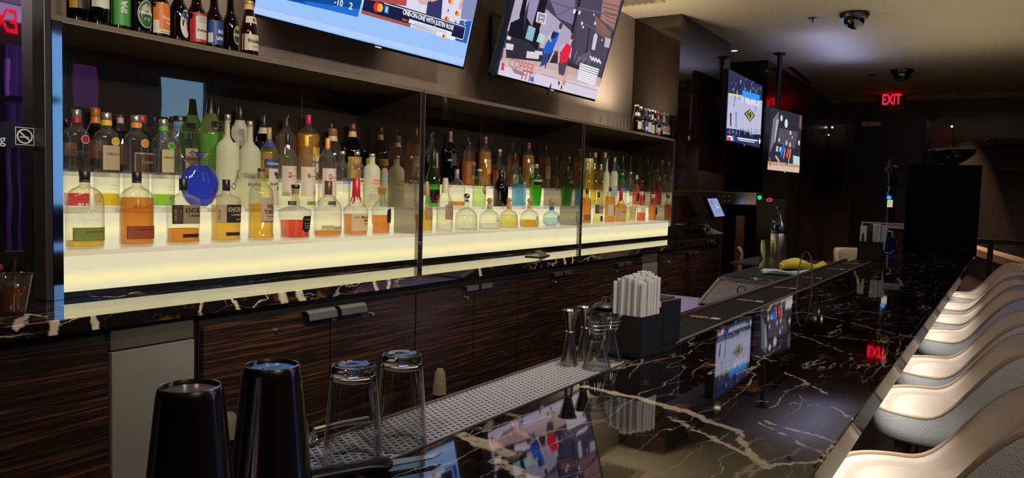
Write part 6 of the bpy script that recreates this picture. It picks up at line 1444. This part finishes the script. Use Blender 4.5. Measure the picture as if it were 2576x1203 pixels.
pts = [onX(x, y, 6.6) for x, y in ((1856, 622), (1862, 628), (1866, 640), (1864, 655), (1860, 672))]; pts.append(Vector((6.6, pts[-1].y, .016)))
o = obj('hose', MB().tube(pts, .016, 8), M('#a39a88', .4)); tag(o, 'pale curved hose dropping behind the bar return', 'hose')

# ------------------------------------------------------------------ ceiling fittings
def dome(x, y, label, r):
    p = onZ(x, y, CEIL)
    t = thing('dome_camera', label, 'security camera', (p.x, p.y, CEIL), group='ceiling dome cameras')
    obj('base', MB().lathe([(r, -.0005), (r, -.02), (r*.9, -.045), (r*.74, -.05)], 36), M('#0a0a0b', .35), t)
    obj('dome', MB().lathe([(r*.74, -.05)]+[(r*.72*math.cos(a), -.052-r*.72*math.sin(a)) for a in [i*PI/2/8 for i in range(9)]], 36), M('#050507', .04, coat=1.0), t)
dome(2150, 33, 'larger black dome camera on the ceiling', .125); dome(2270, 176, 'smaller black dome camera on the ceiling near the exit sign', .135)
def sprinkler(x, y, label):
    p = onZ(x, y, CEIL); t = thing('sprinkler', label, 'sprinkler', (p.x, p.y, CEIL), group='ceiling sprinklers')
    obj('escutcheon', MB().lathe([(.042, -.0005), (.042, -.006), (.02, -.012)], 24), M('#2a2622', .4, .6), t)
    obj('head', MB().lathe([(.010, -.012), (.008, -.04), (.024, -.043), (.024, -.046)], 16), M('#6a6256', .35, .8), t)
sprinkler(2045, 45, 'sprinkler head left of the larger dome camera'); sprinkler(2195, 188, 'sprinkler head left of the smaller dome camera')
# square recessed vent near the top
t = thing('ceiling_vent', 'square recessed ceiling vent above the right-hand televisions', 'vent', (6.05, 2.72, CEIL))
m = MB()
for q in ((-.26, .26, -.21, -.15), (-.26, .26, .15, .21), (-.26, -.2, -.15, .15), (.2, .26, -.15, .15)): m.box(*q, -.008, -.0005)
obj('frame', m, M('#8f7f60', .5), t)
m = MB()
for i in range(5): m.prism([(-.2, -.15+.06*i, -.004), (.2, -.15+.06*i, -.004), (.2, -.11+.06*i, -.02), (-.2, -.11+.06*i, -.02)], (0, .004, 0))
obj('louvre', m, M('#5f5440', .5), t)
for i, (x, y) in enumerate(((1985, 175), (2010, 192))):
    pass
a, b = onZ(1986, 168, CEIL), onZ(2040, 210, CEIL)
o = obj('slot_diffuser', MB().prism([(a.x, a.y-.03, CEIL-.004), (b.x, b.y-.03, CEIL-.004), (b.x, b.y+.03, CEIL-.004), (a.x, a.y+.03, CEIL-.004)], (0, 0, .0035)), M('#0e0c0a', .6)); tag(o, 'long black slot diffuser in the ceiling above the pole-hung television', 'diffuser')
# downlights: can, lamp, and the light itself
def downlight(x, y, label, power, col=(1, .80, .55), size=55, blend=.6, rad=.03, tilt=(0, 0), bulb=True):
    t = thing('downlight', label, 'downlight', (x, y, CEIL), group='ceiling downlights')
    obj('ring', MB().rings([[(r*math.cos(2*PI*j/24), r*math.sin(2*PI*j/24), z) for j in range(24)] for r, z in ((.055, -.0005), (.055, -.006), (.04, -.006), (.04, -.0005))], closed=True), M('#8a7d66', .4), t)
    if bulb: obj('lamp', MB().lathe([(.036, -.0006), (.036, -.003)], 20), EM('#ffe2b0', 3.0), t)
    ld = bpy.data.lights.new('spot', 'SPOT'); ld.energy = power; ld.color = col; ld.spot_size = math.radians(size); ld.spot_blend = blend; ld.shadow_soft_size = rad
    lo = bpy.data.objects.new('spot_light', ld); C.objects.link(lo); lo.parent = t; lo.location = (0, 0, -.02); lo.rotation_euler = (tilt[0], tilt[1], 0)
for x, lab in ((2.05, 'downlight washing the taupe wall above the beer row'), (3.72, 'downlight between the two large televisions'), (5.78, 'downlight washing the wall right of the tilted television')):
    downlight(x, 2.72, lab, 24 if x > 5 else 34, size=62, tilt=(.10, 0))
for x in (1.9, 3.4, 4.9, 6.9): downlight(x, 1.55 if x < 6 else 1.0, 'downlight over the aisle, %s along the bar' % {1.9: 'first', 3.4: 'second', 4.9: 'third', 6.9: 'fourth'}[x], 40, (1, .84, .64), 95, .8, .06, (.45, 0))
for x in (1.75, 3.2, 4.8): downlight(x, .75, 'added downlight over the marble bar, %s in line' % {1.75: 'nearest', 3.2: 'middle', 4.8: 'far'}[x], 75 if x < 2 else 32, (1, .84, .66), 66, .9, .06, (.36, 0))  # unseen lamps, added to brighten the caddy, straws and jiggers
downlight(5.75, 1.95, 'downlight aimed at the far beer group', 60, (1, .84, .64), 40, .8, .03, (.55, -.45))
downlight(3.95, 1.75, 'added violet fill spot over the ice bin', 55, (.52, .45, 1), 34, .9, .04, (-.12, 0), bulb=False)  # made-up violet spot, lends the bin cover its sheen
downlight(13.25, .48, 'downlight grazing the far wall beside the copper panel', 220, (1, .70, .40), 50, .7, bulb=False)
downlight(8.74, 2.63, 'small bright downlight past the dark wing wall', 6)
downlight(5.6, -.35, 'downlight over the far bar stools', 5, (1, .74, .45), 70, .8)
# far wall: doors, lit panels, shelves
def onfar(x, y): return onX(x, y, 13.56)
def panel(name, label, cat, px, mt, dpt=.02, kind=None):
    a, b = onfar(px[0], px[3]), onfar(px[2], px[1])
    o = obj(name, MB().box(13.57-dpt, 13.569, b.y, a.y, a.z, b.z, b=.004), mt); return tag(o, label, cat, kind=kind)
a, b = onfar(2140, 560), onfar(2330, 285)
d = obj('door_1', MB().box(13.53, 13.569, b.y, a.y, .02, b.z, b=.004), M('#0d0a0a', .35), kind='structure')
obj('door_handle', MB().tube([(13.50, b.y+.12, 1.05), (13.47, b.y+.12, 1.05), (13.47, b.y+.28, 1.05)], .012, 8), chrome, d)
panel('door_closer_plate', 'pale rectangular plate at the top of the dark far door', 'plate', (2168, 306, 2216, 318), M('#f0e6d8', .5), .045)
panel('wall_panel', 'mirror panel on the far wall below the exit sign, coppery reflection in its colour', 'panel', (2340, 310, 2398, 392), M('#a04c34', .35), .03)  # mirrored ceiling light painted in as a coppery tone
panel('wall_panel', 'dark mirror panel left of the far door, reddish reflection in its colour', 'panel', (2078, 312, 2128, 500), gloss_wood('#2a1210', '#3a1a16', .08), .03)  # reddish reflections put into the panel colour
for i, (x, y, lab) in enumerate(((2395, 319, 'tiny bulb glowing as the lamp mirrored in the copper panel'), (2095, 321, 'upper tiny bulb glowing as a mirrored lamp left of the far door'), (2085, 340, 'lower tiny bulb glowing as a mirrored lamp left of the far door'))):
    p = onfar(x, y); t = thing('lamp_reflection', lab, 'lamp', (13.53, p.y, p.z)); obj('socket', MB().box(-.01, .012, -.03, .03, -.03, .03), M('#2a2018', .5), t); obj('bulb', MB().sphere((-.02, 0, 0), .016, n=12, m=8), EM('#ffdca8', 2.0), t)  # bulbs stand in for lamps reflected in the glossy panels
for (x0, y0, x1, y1, lab) in ((2480, 352, 2600, 368, 'upper dark floating shelf on the far wall'), (2505, 418, 2600, 432, 'lower dark floating shelf on the far wall')):
    a, b = onfar(x0, y1), onfar(x1, y0); o = obj('wall_shelf', MB().box(13.2, 13.569, b.y-.6, a.y, a.z, b.z, b=.01), M('#120e0c', .4)); tag(o, lab, 'shelf', 'floating shelves on the far wall')
# railing and booth at the far right
t = thing('booth_bench', 'long booth back with tan top behind the dark railing', 'booth', (9.6, 0, 0))
u = Vector((-2.1, -.42, 0)).normalized(); v_ = Vector((-u.y, u.x, 0))
A = Vector((.85, .24, 0))
def strip(s0, s1, d0, d1, z0, z1): return [A+u*s+v_*d+Vector((0, 0, z0)) for s, d in ((s0, d0), (s1, d0), (s1, d1), (s0, d1))], (0, 0, z1-z0)
obj('back_panel', MB().prism(*strip(0, 3.2, 0, -.10, .08, .93)), M('#5a4448', .7), t)
obj('top_cushion', MB().prism(*strip(0, 3.2, .02, -.14, .93, 1.0)), M('#b08d66', .5), t)
obj('base_plinth', MB().prism(*strip(0, 3.2, -.02, -.09, 0, .08)), M('#17110f', .5), t)
obj('dark_band', MB().prism(*strip(0, 3.2, .012, .0, .56, .62)), M('#1a1216', .5), t)
t = thing('railing', 'dark metal railing behind the last bar stools', 'railing', (7.9, 0, 0))
zt = onX(2490, 608, 7.9).z
obj('top_rail', MB().box(-.02, .02, -1.4, .14, zt-.02, zt+.02, b=.003), M('#2a2422', .35, .5), t)
for y in (onX(2490, 650, 7.9).y, -.6, -1.3): obj('post', MB().box(-.02, .02, y-.022, y+.022, 0, zt-.02), M('#17120f', .4, .4), t)
# ------------------------------------------------------------------ remaining lights
def area(name, loc, sx, sy, power, col, rot=(0, 0, 0)):
    ld = bpy.data.lights.new(name, 'AREA'); ld.shape = 'RECTANGLE'; ld.size = sx; ld.size_y = sy; ld.energy = power; ld.color = col
    o = bpy.data.objects.new(name, ld); C.objects.link(o); o.location = loc; o.rotation_euler = rot; return o
sl_ = area('stool_led', (3.6, .30, .985), 6.6, .03, 15, (1, .95, .88), (math.radians(-6), 0, 0)); sl_.data.spread = math.radians(125)
def aim(o, tgt):
    o.rotation_euler = (Vector(tgt)-o.location).to_track_quat('-Z', 'Y').to_euler()
for x, y, e, tx in ((.3, -1.0, 90, 2.0), (-.5, .4, 60, 1.6), (1.2, -1.6, 70, 3.6)):
    ld = bpy.data.lights.new('room_fill_spot', 'SPOT'); ld.energy = e; ld.color = (1, .86, .70); ld.spot_size = math.radians(75); ld.spot_blend = .9; ld.shadow_soft_size = .10  # unseen spots added as general fill from behind the viewer
    o = bpy.data.objects.new('room_fill_spot', ld); C.objects.link(o); o.location = (x, y, 3.04); aim(o, (tx, 2.4, 1.0))
for i, x in enumerate((.9, 2.2, 3.6, 5.0)):
    ld = bpy.data.lights.new('shelf_fill_spot', 'SPOT'); ld.energy = 260; ld.color = (1, .88, .72); ld.spot_size = math.radians(30); ld.spot_blend = .8; ld.shadow_soft_size = .06  # unseen narrow spots added to light the bottle labels from the front
    o = bpy.data.objects.new('shelf_fill_spot', ld); C.objects.link(o); o.location = (x, -1.3, 2.95); aim(o, (x+1.1, 2.6, 1.45))
area('ceiling_fill', (6.6, .3, 2.3), 6.0, 1.6, 20, (1, .86, .60), (PI, 0, 0))  # unseen upward panel added to lift the ceiling
aim(area('violet_fill', (3.5, -1.5, 2.95), .8, .3, 12, (.72, .50, 1)), (3.5, -2.4, 1.4))  # unseen violet light added to tint the mirrored columns
area('added_uplight', (6.1, 2.75, 2.2), .5, .1, 12.0, (1, .84, .6), (PI, 0, 0))  # no cove here: unseen uplight added for the bright ceiling patch
area('blue_ceiling_fill', (9.0, 1.6, 2.8), 1.8, .3, 5, (.35, .42, 1), (PI, 0, 0))  # unseen blue panel added for the bluish band on the ceiling
ld = bpy.data.lights.new('far_fill', 'SPOT'); ld.energy = 320; ld.color = (1, .66, .48); ld.spot_size = math.radians(140); ld.spot_blend = 1; ld.shadow_soft_size = .05  # unseen warm spot added to lift the dark far end
o = bpy.data.objects.new('far_fill', ld); C.objects.link(o); o.location = (10.4, .7, 3.09)
w = bpy.data.worlds.new('world'); sc.world = w; w.use_nodes = True
w.node_tree.nodes['Background'].inputs[0].default_value = (.55, .5, .5, 1); w.node_tree.nodes['Background'].inputs[1].default_value = .02
